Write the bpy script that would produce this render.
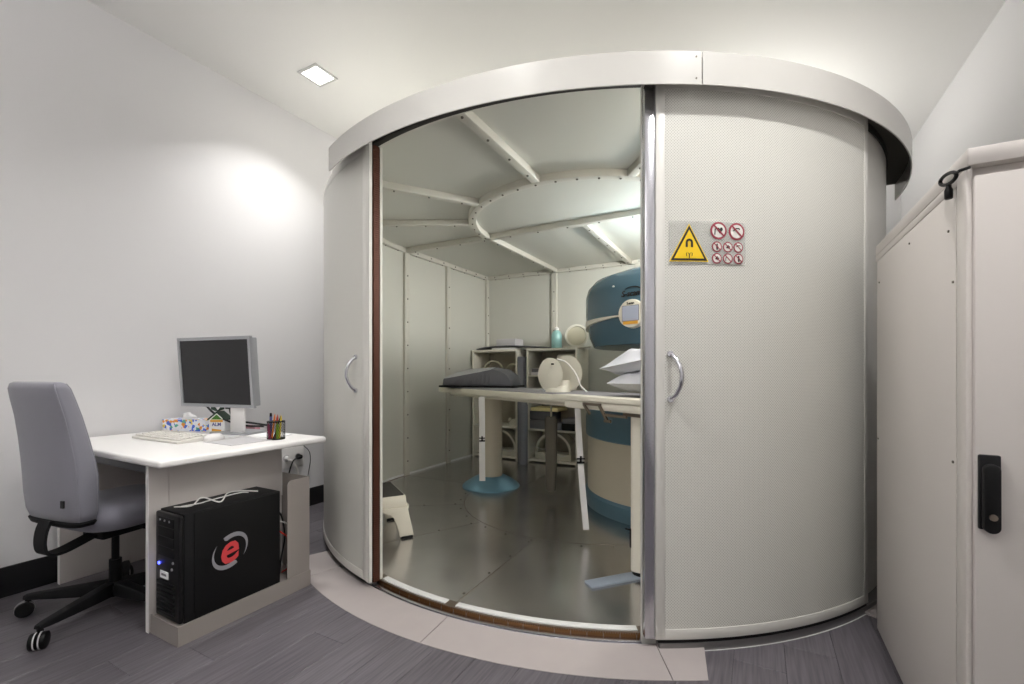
import bpy, bmesh, math, random
from mathutils import Vector, Matrix
random.seed(7)
sc = bpy.context.scene
for o in list(bpy.data.objects): bpy.data.objects.remove(o)
COL = sc.collection
PI = math.pi
# ------------------------------------------------------------------ camera
F, HOR, H = 455.0, 372.0, 1.2          # focal length in px, horizon row, eye height
TH = math.atan(246 / 455.0)            # camera yaw to the left of the room's long axis
cd = bpy.data.cameras.new('camera'); cam = bpy.data.objects.new('camera', cd); COL.objects.link(cam)
cd.sensor_width = 36; cd.lens = 36 * F / 1024; cd.shift_y = (HOR - 342) / 1024; cd.clip_start = .05
cam.location = (0, 0, H); cam.rotation_euler = (PI / 2, 0, TH)
sc.camera = cam
FW = Vector((-math.sin(TH), math.cos(TH), 0)); RT = Vector((math.cos(TH), math.sin(TH), 0)); EYE = Vector((0, 0, H))
def ray(u, v): return FW + RT * ((u - 512) / F) + Vector((0, 0, (HOR - v) / F))
def onz(u, v, z): d = ray(u, v); return EYE + d * ((z - H) / d.z)
def onx(u, v, x): d = ray(u, v); return EYE + d * (x / d.x)
def ony(u, v, y): d = ray(u, v); return EYE + d * (y / d.y)
# ------------------------------------------------------------------ world, light, exposure
w = bpy.data.worlds.new('world'); sc.world = w; w.use_nodes = True
w.node_tree.nodes['Background'].inputs[0].default_value = (.9, .93, 1, 1)
w.node_tree.nodes['Background'].inputs[1].default_value = .3
sc.view_settings.view_transform = 'Standard'; sc.view_settings.look = 'None'
sc.view_settings.gamma = 1; sc.view_settings.use_curve_mapping = False
sc.view_settings.exposure = 0.2
LAMPS = dict(wall=13, centre=15, rack=20)   # ceiling downlights (dimmed separately)
PENDANT_FILL_W = 26       # indirect light of each pendant added unseen behind the camera
ROOF_FILL_W = (26, 12)    # uplights added unseen on the cabin roof: left, right
CABIN_FILL_W = (8, 150)   # box lamp and globe lamp added unseen inside the cabin
# ------------------------------------------------------------------ materials
def s2l(c): return tuple(((x / 255) / 12.92 if x / 255 <= .04045 else ((x / 255 + .055) / 1.055) ** 2.4) for x in c)
MATS = {}
def mat(name, rgb, rough=.5, metal=0., bump=0., bscale=60, vary=0., vscale=3., spec=.5, emit=None, estr=0., stretch=None, trans=0., alpha=1., sheen=0., contrast=False):
    m = bpy.data.materials.new(name); m.use_nodes = True; MATS[name] = m
    nt = m.node_tree; b = nt.nodes['Principled BSDF']
    c = s2l(rgb)
    b.inputs['Base Color'].default_value = (*c, 1); b.inputs['Roughness'].default_value = rough
    b.inputs['Metallic'].default_value = metal; b.inputs['Specular IOR Level'].default_value = spec
    if trans: b.inputs['Transmission Weight'].default_value = trans
    if alpha < 1: b.inputs['Alpha'].default_value = alpha
    if sheen: b.inputs['Sheen Weight'].default_value = sheen
    if emit: b.inputs['Emission Color'].default_value = (*s2l(emit), 1); b.inputs['Emission Strength'].default_value = estr
    if vary or bump:
        tc = nt.nodes.new('ShaderNodeTexCoord'); mp = nt.nodes.new('ShaderNodeMapping')
        nt.links.new(tc.outputs['Object'], mp.inputs[0])
        if stretch: mp.inputs['Scale'].default_value = stretch
    if vary:
        n = nt.nodes.new('ShaderNodeTexNoise'); n.inputs['Scale'].default_value = vscale; n.inputs['Detail'].default_value = 6
        nt.links.new(mp.outputs[0], n.inputs[0])
        mx = nt.nodes.new('ShaderNodeMix'); mx.data_type = 'RGBA'
        mx.inputs[6].default_value = (*[max(0, x * (1 - vary)) for x in c], 1); mx.inputs[7].default_value = (*[min(1, x * (1 + vary)) for x in c], 1)
        src = n.outputs[0]
        if contrast:
            cr = nt.nodes.new('ShaderNodeMapRange'); cr.inputs[1].default_value = .36; cr.inputs[2].default_value = .64; nt.links.new(src, cr.inputs[0]); src = cr.outputs[0]
        nt.links.new(src, mx.inputs[0]); nt.links.new(mx.outputs[2], b.inputs['Base Color'])
        mr = nt.nodes.new('ShaderNodeMapRange'); mr.inputs[3].default_value = max(.02, rough - .1 * vary * 3); mr.inputs[4].default_value = min(1, rough + .1 * vary * 3)
        nt.links.new(n.outputs[0], mr.inputs[0]); nt.links.new(mr.outputs[0], b.inputs['Roughness'])
    if bump:
        n2 = nt.nodes.new('ShaderNodeTexNoise'); n2.inputs['Scale'].default_value = bscale; n2.inputs['Detail'].default_value = 3
        nt.links.new(mp.outputs[0], n2.inputs[0])
        bp = nt.nodes.new('ShaderNodeBump'); bp.inputs['Strength'].default_value = bump; bp.inputs['Distance'].default_value = .002
        nt.links.new(n2.outputs[0], bp.inputs['Height']); nt.links.new(bp.outputs[0], b.inputs['Normal'])
    return m
mat('wall', (222, 221, 222), .55, bump=.05, bscale=120)
mat('ceiling', (241, 240, 238), .7)
mat('baseboard', (26, 26, 28), .35)
mat('subfloor', (30, 29, 31), .6)
mat('plank', (93, 89, 94), .38, vary=.26, vscale=6, stretch=(13, .6, 1), bump=.1, bscale=40, contrast=True)
mat('plank_b', (91, 87, 92), .38, vary=.26, vscale=6, stretch=(13, .6, 1), bump=.1, bscale=40, contrast=True)
mat('plank_c', (96, 92, 97), .38, vary=.26, vscale=6, stretch=(13, .6, 1), bump=.1, bscale=40, contrast=True)
mat('ramp', (166, 158, 156), .5, vary=.06, vscale=9)
mat('cabin_paint', (210, 208, 202), .38, bump=.03, bscale=200)
mat('door_paint', (210, 208, 202), .35)
mat('fascia', (200, 198, 193), .3, bump=.03, bscale=150)
mat('inner_paint', (204, 203, 194), .33, bump=.05, bscale=40)
mat('beam_paint', (204, 201, 191), .35)
mat('alu_floor', (206, 204, 204), .24, metal=.97, vary=.22, vscale=3, bump=.02, bscale=6)
mat('alu', (200, 200, 206), .25, metal=1)
mat('alu_dull', (140, 138, 138), .4, metal=.9)
mat('chrome', (210, 210, 216), .12, metal=1)
mat('steel_dark', (140, 128, 116), .35, metal=.9)
mat('bolt', (105, 100, 92), .4, metal=.7)
mat('copper', (116, 80, 46), .35, metal=.8)
mat('gasket_brown', (96, 58, 44), .45, metal=.4)
mat('black', (12, 12, 13), .5, spec=.25)
mat('black_gloss', (16, 16, 18), .35, spec=.3)
mat('black_soft', (18, 18, 20), .6, spec=.25)
mat('shadow_gap', (40, 36, 32), .7)  # dark tone of the shadow gap behind the fascia
mat('white_strip', (206, 206, 204), .4)
mat('desk_top', (240, 238, 236), .35)
mat('desk_panel', (200, 194, 190), .45)
mat('desk_metal', (146, 139, 134), .4)
mat('desk_rail', (96, 95, 98), .4)
mat('fabric', (132, 131, 141), .75, bump=.9, bscale=8, sheen=.3)
mat('fabric_seat', (126, 125, 136), .75, bump=.25, bscale=18, sheen=.3)
mat('silver', (170, 172, 176), .4, metal=.3)
mat('screen', (24, 24, 27), .3)
mat('keyboard', (222, 219, 212), .5)
mat('white_plastic', (232, 230, 228), .4)
mat('paper', (240, 240, 240), .7)
mat('mat_grey', (190, 188, 190), .7)
mat('coil_white', (220, 216, 202), .45)
mat('coil_beige', (196, 190, 166), .5)
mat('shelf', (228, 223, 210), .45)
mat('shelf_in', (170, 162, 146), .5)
mat('cushion', (96, 96, 101), .6, bump=.3, bscale=25)
mat('cushion_lit', (170, 170, 174), .6)  # cushion grey made paler where light falls on the slope
mat('cushion_blue', (126, 127, 136), .6)
mat('box_grey', (120, 118, 122), .6)
mat('box_white', (205, 202, 205), .55)
mat('foam_yellow', (232, 216, 158), .8)
mat('pad_taupe', (96, 90, 80), .7)
mat('magnet_blue', (76, 106, 122), .25)
mat('magnet_blue_low', (82, 114, 130), .3)
mat('base_blue', (120, 164, 188), .3, metal=.35)
mat('magnet_beige', (198, 189, 170), .4)
mat('table_cream', (224, 219, 204), .35)
mat('table_mat', (150, 148, 152), .6)
mat('pillow', (204, 205, 212), .8, bump=.5, bscale=9)
mat('strap', (236, 234, 232), .7)
mat('bottle_aqua', (168, 216, 214), .3)
mat('stool', (214, 208, 192), .45)
mat('stool_mat', (58, 55, 52), .8, bump=.4, bscale=150)
mat('foot_plate', (176, 188, 204), .35, metal=.4)
mat('rack', (205, 199, 194), .42, bump=.12, bscale=350)
mat('yellow', (240, 200, 20), .5)
mat('sign_plate', (212, 212, 206), .25, alpha=.35)
mat('sign_red', (150, 48, 66), .5)
mat('sign_white', (220, 218, 212), .5)
mat('sign_black', (28, 22, 20), .5)
mat('logo_red', (206, 62, 66), .4)
mat('logo_silver', (160, 160, 166), .35, metal=.4)
mat('led_blue', (60, 70, 255), .4, emit=(70, 80, 255), estr=6)
mat('lcd', (150, 155, 170), .25, emit=(150, 155, 170), estr=.25)
mat('orange', (226, 166, 60), .5)
mat('pen_red', (190, 50, 36), .4)
mat('pen_orange', (232, 128, 40), .4)
mat('pen_yellow', (226, 200, 60), .4)
mat('pen_green', (120, 150, 30), .4)
mat('pen_blue', (90, 92, 150), .4)
mat('pen_magenta', (150, 50, 90), .4)
mat('pen_cream', (236, 222, 196), .4)
mat('carton_green', (30, 60, 44), .5)
mat('carton_leaf', (74, 128, 50), .5)
mat('pink', (206, 150, 160), .6)
mat('cable_black', (18, 18, 20), .5)
mat('cable_white', (226, 224, 220), .5)
mat('lamp_glow', (255, 255, 255), .5, emit=(255, 250, 242), estr=14)
mat('underside_shade', (84, 80, 72), .6)  # shade under the fascia, put into the colour
def perforated():
    m = mat('perforated', (216, 215, 208), .4); nt = m.node_tree; b = nt.nodes['Principled BSDF']
    L = nt.links.new; N = nt.nodes.new
    def mth(op, a, bb=None):
        n = N('ShaderNodeMath'); n.operation = op
        for i, x in enumerate((a, bb)):
            if x is None: continue
            if isinstance(x, (int, float)): n.inputs[i].default_value = x
            else: L(x, n.inputs[i])
        return n.outputs[0]
    uv = N('ShaderNodeUVMap'); uv.uv_map = 'arc'
    sp = N('ShaderNodeSeparateXYZ'); L(uv.outputs[0], sp.inputs[0])
    k = 2 * PI / .0125
    d = mth('MULTIPLY', mth('COSINE', mth('MULTIPLY', sp.outputs[0], k)), mth('COSINE', mth('MULTIPLY', sp.outputs[1], k)))
    h = mth('GREATER_THAN', d, .38)
    mx = N('ShaderNodeMix'); mx.data_type = 'RGBA'
    mx.inputs[6].default_value = (*s2l((216, 215, 208)), 1); mx.inputs[7].default_value = (*s2l((172, 170, 162)), 1)
    L(h, mx.inputs[0]); L(mx.outputs[2], b.inputs['Base Color'])
    return m
perforated()
def tissue_mat():
    m = mat('tissue_print', (230, 232, 240), .5); nt = m.node_tree; b = nt.nodes['Principled BSDF']
    tc = nt.nodes.new('ShaderNodeTexCoord'); v = nt.nodes.new('ShaderNodeTexVoronoi'); v.inputs['Scale'].default_value = 55
    nt.links.new(tc.outputs['Object'], v.inputs[0])
    sp = nt.nodes.new('ShaderNodeSeparateColor'); nt.links.new(v.outputs['Color'], sp.inputs[0])
    r = nt.nodes.new('ShaderNodeValToRGB'); r.color_ramp.interpolation = 'CONSTANT'
    els = [(0, (232, 234, 240)), (.4, (70, 110, 210)), (.6, (236, 236, 240)), (.72, (232, 150, 60)), (.85, (226, 200, 90)), (.93, (90, 170, 150))]
    cr = r.color_ramp
    while len(cr.elements) < len(els): cr.elements.new(.5)
    for e, (p, c) in zip(cr.elements, els): e.position = p; e.color = (*s2l(c), 1)
    nt.links.new(sp.outputs[0], r.inputs[0]); nt.links.new(r.outputs[0], b.inputs['Base Color'])
tissue_mat()
# ------------------------------------------------------------------ mesh builder
WM = {}
def wm(o): return WM.get(o.name, Matrix.Identity(4)) if o else Matrix.Identity(4)
class MB:
    def __init__(s): s.v = []; s.f = []; s.uv = None
    def add(s, vs, fs):
        n = len(s.v); s.v += [Vector(p) for p in vs]; s.f += [tuple(i + n for i in f) for f in fs]; return s
    def box(s, x0, x1, y0, y1, z0, z1):
        return s.add([(x0, y0, z0), (x1, y0, z0), (x1, y1, z0), (x0, y1, z0), (x0, y0, z1), (x1, y0, z1), (x1, y1, z1), (x0, y1, z1)],
                     [(0, 3, 2, 1), (4, 5, 6, 7), (0, 1, 5, 4), (1, 2, 6, 5), (2, 3, 7, 6), (3, 0, 4, 7)])
    def obox(s, c, ax, ay, hx, hy, z0, z1):      # box along two horizontal axes
        c = Vector(c); ax = Vector(ax); ay = Vector(ay); vs = []
        for z in (z0, z1):
            for a, b in ((-1, -1), (1, -1), (1, 1), (-1, 1)):
                p = c + ax * (a * hx) + ay * (b * hy); vs.append((p.x, p.y, z))
        return s.add(vs, [(0, 3, 2, 1), (4, 5, 6, 7), (0, 1, 5, 4), (1, 2, 6, 5), (2, 3, 7, 6), (3, 0, 4, 7)])
    def prism(s, pts, ext):                        # planar polygon pulled along a vector
        n = len(pts); ext = Vector(ext); pts = [Vector(p) for p in pts]
        return s.add(pts + [p + ext for p in pts], [tuple(range(n))[::-1], tuple(range(n, 2 * n))] + [(i, (i + 1) % n, n + (i + 1) % n, n + i) for i in range(n)])
    def cyl(s, p0, p1, r0, r1=None, n=20):
        p0 = Vector(p0); p1 = Vector(p1); r1 = r0 if r1 is None else r1
        d = (p1 - p0).normalized(); a = d.orthogonal().normalized(); b = d.cross(a)
        vs = [p + (a * math.cos(2 * PI * i / n) + b * math.sin(2 * PI * i / n)) * r for p, r in ((p0, r0), (p1, r1)) for i in range(n)]
        return s.add(vs, [tuple(range(n))[::-1], tuple(range(n, 2 * n))] + [(i, (i + 1) % n, n + (i + 1) % n, n + i) for i in range(n)])
    def tube(s, pts, r, n=8):
        pts = [Vector(p) for p in pts]; vs = []; fs = []; a = None
        for i, p in enumerate(pts):
            d = (pts[min(i + 1, len(pts) - 1)] - pts[max(i - 1, 0)]).normalized()
            a = d.orthogonal().normalized() if a is None else (a - d * a.dot(d)).normalized()
            b = d.cross(a); rr = r[i] if isinstance(r, (list, tuple)) else r
            vs += [p + (a * math.cos(2 * PI * k / n) + b * math.sin(2 * PI * k / n)) * rr for k in range(n)]
        for i in range(len(pts) - 1):
            fs += [(i * n + k, i * n + (k + 1) % n, (i + 1) * n + (k + 1) % n, (i + 1) * n + k) for k in range(n)]
        fs += [tuple(range(n))[::-1], tuple(range((len(pts) - 1) * n, len(pts) * n))]
        return s.add(vs, fs)
    def lathe(s, prof, n=48, c=(0, 0, 0)):
        c = Vector(c); vs = []; fs = []
        for r, z in prof: vs += [c + Vector((r * math.cos(2 * PI * k / n), r * math.sin(2 * PI * k / n), z)) for k in range(n)]
        for i in range(len(prof) - 1):
            fs += [(i * n + k, i * n + (k + 1) % n, (i + 1) * n + (k + 1) % n, (i + 1) * n + k) for k in range(n)]
        fs += [tuple(range(n))[::-1], tuple(range((len(prof) - 1) * n, len(prof) * n))]
        return s.add(vs, fs)
    def loft(s, rings):                            # closed rings of equal count, capped
        n = len(rings[0]); vs = [p for r in rings for p in r]; fs = []
        for i in range(len(rings) - 1):
            fs += [(i * n + k, i * n + (k + 1) % n, (i + 1) * n + (k + 1) % n, (i + 1) * n + k) for k in range(n)]
        fs += [tuple(range(n))[::-1], tuple(range((len(rings) - 1) * n, len(rings) * n))]
        return s.add(vs, fs)
    def arc(s, r0, r1, z0, z1, a0, a1, n=None, z1o=None, c=None):   # solid ring sector about the cabin axis (degrees)
        c = c or CC; n = n or max(2, int(abs(a1 - a0) / 1.5)); vs = []; fs = []
        z1o = z1 if z1o is None else z1o
        for i in range(n + 1):
            a = math.radians(a0 + (a1 - a0) * i / n); x, y = math.cos(a), math.sin(a)
            vs += [(c.x + r0 * x, c.y + r0 * y, z0), (c.x + r1 * x, c.y + r1 * y, z0), (c.x + r1 * x, c.y + r1 * y, z1o), (c.x + r0 * x, c.y + r0 * y, z1)]
        for i in range(n):
            k = 4 * i; fs += [(k + j, k + (j + 1) % 4, k + 4 + (j + 1) % 4, k + 4 + j) for j in range(4)]
        fs += [(3, 2, 1, 0), (4 * n, 4 * n + 1, 4 * n + 2, 4 * n + 3)]
        return s.add(vs, fs)
    def build(s, name, m, parent=None, bevel=0., seg=2, local=False, smooth=35, subsurf=0):
        me = bpy.data.meshes.new(name)
        if local: cen = Vector((0, 0, 0))
        else:
            lo = Vector([min(p[i] for p in s.v) for i in range(3)]); hi = Vector([max(p[i] for p in s.v) for i in range(3)])
            cen = (lo + hi) / 2; cen.z = lo.z
        me.from_pydata([p - cen for p in s.v], [], s.f)
        bm = bmesh.new(); bm.from_mesh(me)
        bmesh.ops.recalc_face_normals(bm, faces=bm.faces)
        if bevel:
            es = [e for e in bm.edges if len(e.link_faces) == 2 and e.calc_face_angle(0) > math.radians(30)]
            bmesh.ops.bevel(bm, geom=es, offset=bevel, segments=seg, profile=.5, affect='EDGES', clamp_overlap=True)
        bm.to_mesh(me); bm.free()
        for p in me.polygons: p.use_smooth = True
        me.set_sharp_from_angle(angle=math.radians(smooth))
        me.materials.append(MATS[m])
        o = bpy.data.objects.new(name, me); COL.objects.link(o)
        return place(o, Matrix.Translation(cen), parent, local)
def place(o, M, parent, local=False):
    if parent: o.parent = parent
    base = M if local else (wm(parent).inverted() @ M)
    o.matrix_basis = base; WM[o.name] = wm(parent) @ base
    return o
def B(*a): return MB().box(*a)
def tag(o, label, cat, group=None):
    o['label'] = label; o['category'] = cat
    if group: o['group'] = group
    return o
def struct(o): o['kind'] = 'structure'; return o
def thing(name, label, cat, loc=(0, 0, 0), rz=0., group=None):
    o = bpy.data.objects.new(name, None); COL.objects.link(o); o.empty_display_size = .1
    M = Matrix.Translation(loc) @ Matrix.Rotation(rz, 4, 'Z'); o.matrix_basis = M; WM[o.name] = M
    return tag(o, label, cat, group)
def inst(src, name, M, parent, local=False):        # another object on the same mesh
    o = bpy.data.objects.new(name, src.data); COL.objects.link(o); return place(o, M, parent, local)
def text(name, body, size, M, m, parent, depth=.0006, font_shear=0., bold=0., spacing=1.):
    cu = bpy.data.curves.new(name, 'FONT'); cu.body = body; cu.size = size; cu.extrude = depth; cu.align_x = 'CENTER'; cu.align_y = 'CENTER'
    cu.shear = font_shear; cu.offset = bold; cu.space_character = spacing; cu.resolution_u = 3
    t = bpy.data.objects.new(name + '_tmp', cu); COL.objects.link(t)
    dg = bpy.context.evaluated_depsgraph_get(); me = bpy.data.meshes.new_from_object(t.evaluated_get(dg)); bpy.data.objects.remove(t)
    me.name = name; me.materials.clear(); me.materials.append(MATS[m])
    o = bpy.data.objects.new(name, me); COL.objects.link(o); return place(o, M, parent)
def frame(org, xa, ya):                              # matrix with local x, y along two world directions
    xa = Vector(xa).normalized(); za = xa.cross(Vector(ya)).normalized(); ya = za.cross(xa)
    M = Matrix((xa, ya, za)).transposed().to_4x4(); M.translation = Vector(org); return M
def sell(cx, cy, hx, hy, z, n=32, e=4., rot=0.):      # superellipse ring
    out = []
    for i in range(n):
        t = 2 * PI * i / n; c, s_ = math.cos(t), math.sin(t)
        out.append(Vector((cx + hx * math.copysign(abs(c) ** (2 / e), c), cy + hy * math.copysign(abs(s_) ** (2 / e), s_), z)))
    return out
def spline(pts, n=8):                                # Catmull-Rom through points
    P = [Vector(p) for p in pts]; P = [P[0] * 2 - P[1]] + P + [P[-1] * 2 - P[-2]]; out = []
    for i in range(1, len(P) - 2):
        for k in range(n):
            t = k / n; a, b, c, d = P[i - 1:i + 3]
            out.append(.5 * ((2 * b) + (c - a) * t + (2 * a - 5 * b + 4 * c - d) * t * t + (3 * b - a - 3 * c + d) * t ** 3))
    return out + [P[-2]]
CC = RT * .644 + FW * 4.128; CC.z = 0                 # axis of the round cabin: (-1.397, 3.938)
def cp(r, az, z): a = math.radians(az); return Vector((CC.x + r * math.cos(a), CC.y + r * math.sin(a), z))
def onc(u, v, R):
    d = ray(u, v); a = d.x ** 2 + d.y ** 2; b = -2 * (d.x * CC.x + d.y * CC.y); c = CC.x ** 2 + CC.y ** 2 - R * R
    return EYE + d * ((-b - math.sqrt(max(0, b * b - 4 * a * c))) / (2 * a))
def azd(p): return math.degrees(math.atan2(p.y - CC.y, p.x - CC.x))
# ------------------------------------------------------------------ the room
XL, XR, YF, YB, ZC = -3.54, 1.31, -2.3, 6.1, 3.43
fl = struct(B(XL - .1, XR + .1, YF - .1, YB + .1, -.12, -.004).build('floor', 'subfloor'))
PW, PL = .19, 1.25
proto = None
x = -1.99 - PW * 9; ci = 0
while x < XR:
    off = (0.0, .55, .27, .83)[ci % 4] * PL
    y = YF - PL + (1.075 - YF + off) % PL
    while y < 3.6:
        x0, x1, y0, y1 = max(x, XL), min(x + PW, XR), max(y, YF), min(y + PL, 4.0)
        mid = Vector(((x0 + x1) / 2, (y0 + y1) / 2, 0))
        if y1 - y0 > .1 and x1 - x0 > .02 and min((Vector((px, py, 0)) - CC).length for px in (x0, x1) for py in (y0, (y0 + y1) / 2, y1)) < 9:
            far = max((Vector((px, py, 0)) - CC).length for px in (x0, x1) for py in (y0, y1))
            if far > 2.0:
                g = .0007
                B(x0 + g, x1 - g, y0 + g, y1 - g, -.004, 0).build('plank', random.choice(['plank', 'plank', 'plank_b', 'plank_c']), fl, bevel=.0012, seg=1)
        y += PL
    x += PW; ci += 1
struct(B(XL - .1, XR + .1, YF - .1, YB + .1, ZC, ZC + .12).build('ceiling', 'ceiling'))
struct(B(XL - .12, XL, YF, YB, 0, ZC).build('wall_left', 'wall'))
struct(B(XR, XR + .12, YF, YB, 0, ZC).build('wall_right', 'wall'))
struct(B(XL, XR, YB, YB + .12, 0, ZC).build('wall_back', 'wall'))
struct(B(XL, XR, YF - .12, YF, 0, ZC).build('wall_front', 'wall'))
struct(B(XL, XL + .014, YF, 3.25, 0, .16).build('baseboard_left', 'baseboard', bevel=.002))
struct(B(XR - .014, XR, YF, YB, 0, .16).build('baseboard_right', 'baseboard', bevel=.002))
struct(B(XL + .014, XR - .014, YF, YF + .014, 0, .16).build('baseboard_front', 'baseboard', bevel=.002))
# ceiling downlights
def downlight(x, y, label, watt, beam=135):
    t = thing('ceiling_downlight', label, 'ceiling light', (x, y, ZC), 0, 'recessed ceiling downlights')
    fr = MB()
    for (a, b, c, d) in ((-.1, .1, -.1, -.08), (-.1, .1, .08, .1), (-.1, -.08, -.08, .08), (.08, .1, -.08, .08)): fr.box(x + a, x + b, y + c, y + d, ZC - .01, ZC)
    fr.build('trim_frame', 'white_strip', t)
    B(x - .08, x + .08, y - .08, y + .08, ZC - .004, ZC - .001).build('diffuser', 'lamp_glow', t)
    ld = bpy.data.lights.new('downlight_lamp', 'AREA'); ld.shape = 'SQUARE'; ld.size = .15; ld.energy = watt; ld.color = (1, .985, .965); ld.spread = math.radians(beam)
    lo = bpy.data.objects.new('downlight_lamp', ld); COL.objects.link(lo); place(lo, Matrix.Translation((x, y, ZC - .012)), t)
downlight(-2.905, 2.311, 'glowing square recessed downlight in the white ceiling', LAMPS['wall'], 112)
downlight(-1.0, .9, 'recessed ceiling downlight above the floor before the cabin opening', LAMPS['centre'])
downlight(.5, 1.52, 'recessed ceiling downlight above the front of the rack', LAMPS['rack'])
def pendant(x, y, z, label):  # added fill light out of view, thrown up at the ceiling
    t = thing('pendant_fill_lamp', label, 'pendant lamp', (x, y, z), 0, 'added pendant fill lamps')
    B(x - .06, x + .06, y - .7, y + .7, z, z + .05).build('housing', 'white_plastic', t, bevel=.004)
    B(x - .05, x + .05, y - .68, y + .68, z + .05, z + .056).build('diffuser', 'lamp_glow', t)
    for dy in (-.5, .5): MB().cyl((x, y + dy, z + .05), (x, y + dy, ZC), .002, None, 6).build('wire', 'steel_dark', t)
    ld = bpy.data.lights.new('pendant_fill', 'AREA'); ld.shape = 'RECTANGLE'; ld.size = .1; ld.size_y = 1.36; ld.energy = PENDANT_FILL_W; ld.color = (1, .99, .985)
    lo = bpy.data.objects.new('pendant_fill', ld); COL.objects.link(lo); place(lo, Matrix.Translation((x, y, z + .06)) @ Matrix.Rotation(PI, 4, 'X'), t)
pendant(-2.2, -1.1, 2.75, 'added unseen linear pendant lamp behind the viewer, nearer the left wall')
pendant(.1, -1.1, 2.75, 'added unseen linear pendant lamp behind the viewer, nearer the right wall')
# ------------------------------------------------------------------ shielded cabin
RI, RO = 2.10, 2.125                                   # inner and outer radius of the cabin wall
ZF, ZP = .04, 2.585                                    # cabin floor, underside of ceiling panels
YC, YBK = CC.y, 5.70                                   # round part in front of YC, square part behind to YBK
X0, X1 = CC.x - RI, CC.x + RI
AL, AR = -103.5, -63.6                                 # azimuths of the door opening
cab = thing('shielded_cabin', 'round cream metal shielded cabin with open front, beamed ceiling and metal floor', 'cabin', (CC.x, CC.y, 0))
# fixed walls
for a0, a1 in ((-180, -152), (-152, -125), (-125, AL), (AR, -52), (-52, -27), (-27, 0)):
    MB().arc(RI, RO, .0, 2.6, a0 + .06, a1 - .06).build('wall_panel', 'inner_paint' if a1 < -90 else 'cabin_paint', cab)
def wallp(x0, x1, y0, y1): B(x0, x1, y0, y1, 0, 2.6).build('wall_panel', 'inner_paint', cab)
t_ = RO - RI
ys = [YC, 4.72, YBK]; xs = [X0, -2.42, -1.3, -.2, X1]
for a, b in zip(ys, ys[1:]): wallp(X0 - t_, X0, a + .002, b - .002); wallp(X1, X1 + t_, a + .002, b - .002)
for a, b in zip(xs, xs[1:]): wallp(a + .002, b - .002, YBK, YBK + t_)
# bolts share one mesh
bolt0 = None
def bolt(p, nrm, parent, r=.0085):
    global bolt0
    nrm = Vector(nrm).normalized(); M = nrm.to_track_quat('Z', 'Y').to_matrix().to_4x4() @ Matrix.Scale(r / .0085, 4); M.translation = Vector(p)
    if bolt0 is None:
        b = MB().cyl((0, 0, -.001), (0, 0, .007), .0085, .0076, 6); o = b.build('bolt', 'bolt', None, local=True); bolt0 = o
        WM.pop(o.name, None); return place(o, M, parent)
    return inst(bolt0, 'bolt', M, parent)
def pillar(p, n, wdt=.075, d=.035, step=.26):          # vertical cover strip on the wall, n = inward normal
    n = Vector(n); s = Vector((-n.y, n.x, 0)); p = Vector(p)
    c = p + n * d / 2
    o = MB().obox(c, s, n, wdt / 2, d / 2, ZF, 2.545).build('pillar', 'beam_paint', cab, bevel=.003)
    z = .2
    while z < 2.5: bolt(p + n * d + Vector((0, 0, z)), n, o); z += step
pillar((X0, YC + .0, 0), (1, 0, 0)); pillar((X0, 4.72, 0), (1, 0, 0)); pillar((X0 + .002, YBK - .028, 0), (1, 0, 0))
pillar((-2.42, YBK, 0), (0, -1, 0)); pillar((-1.3, YBK, 0), (0, -1, 0)); pillar((-.2, YBK, 0), (0, -1, 0)); pillar((X1, 4.72, 0), (-1, 0, 0)); pillar((X1, YC, 0), (-1, 0, 0))
a_ = math.radians(-27); pillar(cp(RI, -27, 0), (-math.cos(a_), -math.sin(a_), 0)); a_ = math.radians(-152); 
# ceiling panels
RR = 1.0
secs = [-180, -153, -124.5, -89, -52, -27, 0]
for a0, a1 in zip(secs, secs[1:]): MB().arc(RR - .03, RI + .02, ZP, 2.605, a0 + .05, a1 - .05).build('ceiling_panel', 'inner_paint', cab)
MB().arc(.0, RR - .032, ZP, 2.605, -180, 0, 40).build('ceiling_panel', 'inner_paint', cab)
xc = [X0 - t_, CC.x - RR, CC.x, CC.x + RR, X1 + t_]
for a, b in zip(xc, xc[1:]): B(a + .002, b - .002, YC + .002, YBK + t_, ZP, 2.605).build('ceiling_panel', 'inner_paint', cab)
# ceiling beams
ZB = 2.535
def beam(p, q, wdt=.06, n=5, z0=ZB, skip=0):
    p, q = Vector((p[0], p[1], 0)), Vector((q[0], q[1], 0)); d = (q - p).normalized(); s = Vector((-d.y, d.x, 0))
    o = MB().obox((p + q) / 2, d, s, (q - p).length / 2, wdt / 2, z0, ZP).build('ceiling_beam', 'beam_paint', cab, bevel=.003)
    for i in range(n):
        b = p.lerp(q, (i + .5) / n); bolt((b.x, b.y, z0), (0, 0, -1), o)
for a in (-153, -124.5, -89, -52, -27): beam(cp(RR + .035, a, 0), cp(RI, a, 0), n=4)
rb = MB().arc(RR - .035, RR + .035, ZB, ZP, -180, 0, 72).build('ring_beam', 'beam_paint', cab, bevel=.003)
for i in range(21): 
    p = cp(RR, -176 + i * 8.6, ZB); bolt(p, (0, 0, -1), rb)
beam((X0, YC), (X1, YC), n=14, wdt=.07)
for xx in (CC.x - RR, CC.x, CC.x + RR): beam((xx, YC + .035), (xx, YBK), n=6)
ch = MB().arc(RI - .045, RI, ZB, ZP, -180, AL, 50).build('edge_channel', 'beam_paint', cab, bevel=.003)
for a in range(-176, -104, 6): bolt(cp(RI - .022, a, ZB), (0, 0, -1), ch)
MB().arc(RI - .045, RI, ZB, ZP, AR, 0, 40).build('edge_channel', 'beam_paint', cab, bevel=.003)
MB().arc(RI - .06, RI - .001, 2.50, ZP, AL - 1, AR + 1, 40).build('door_header', 'beam_paint', cab, bevel=.003)
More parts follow.
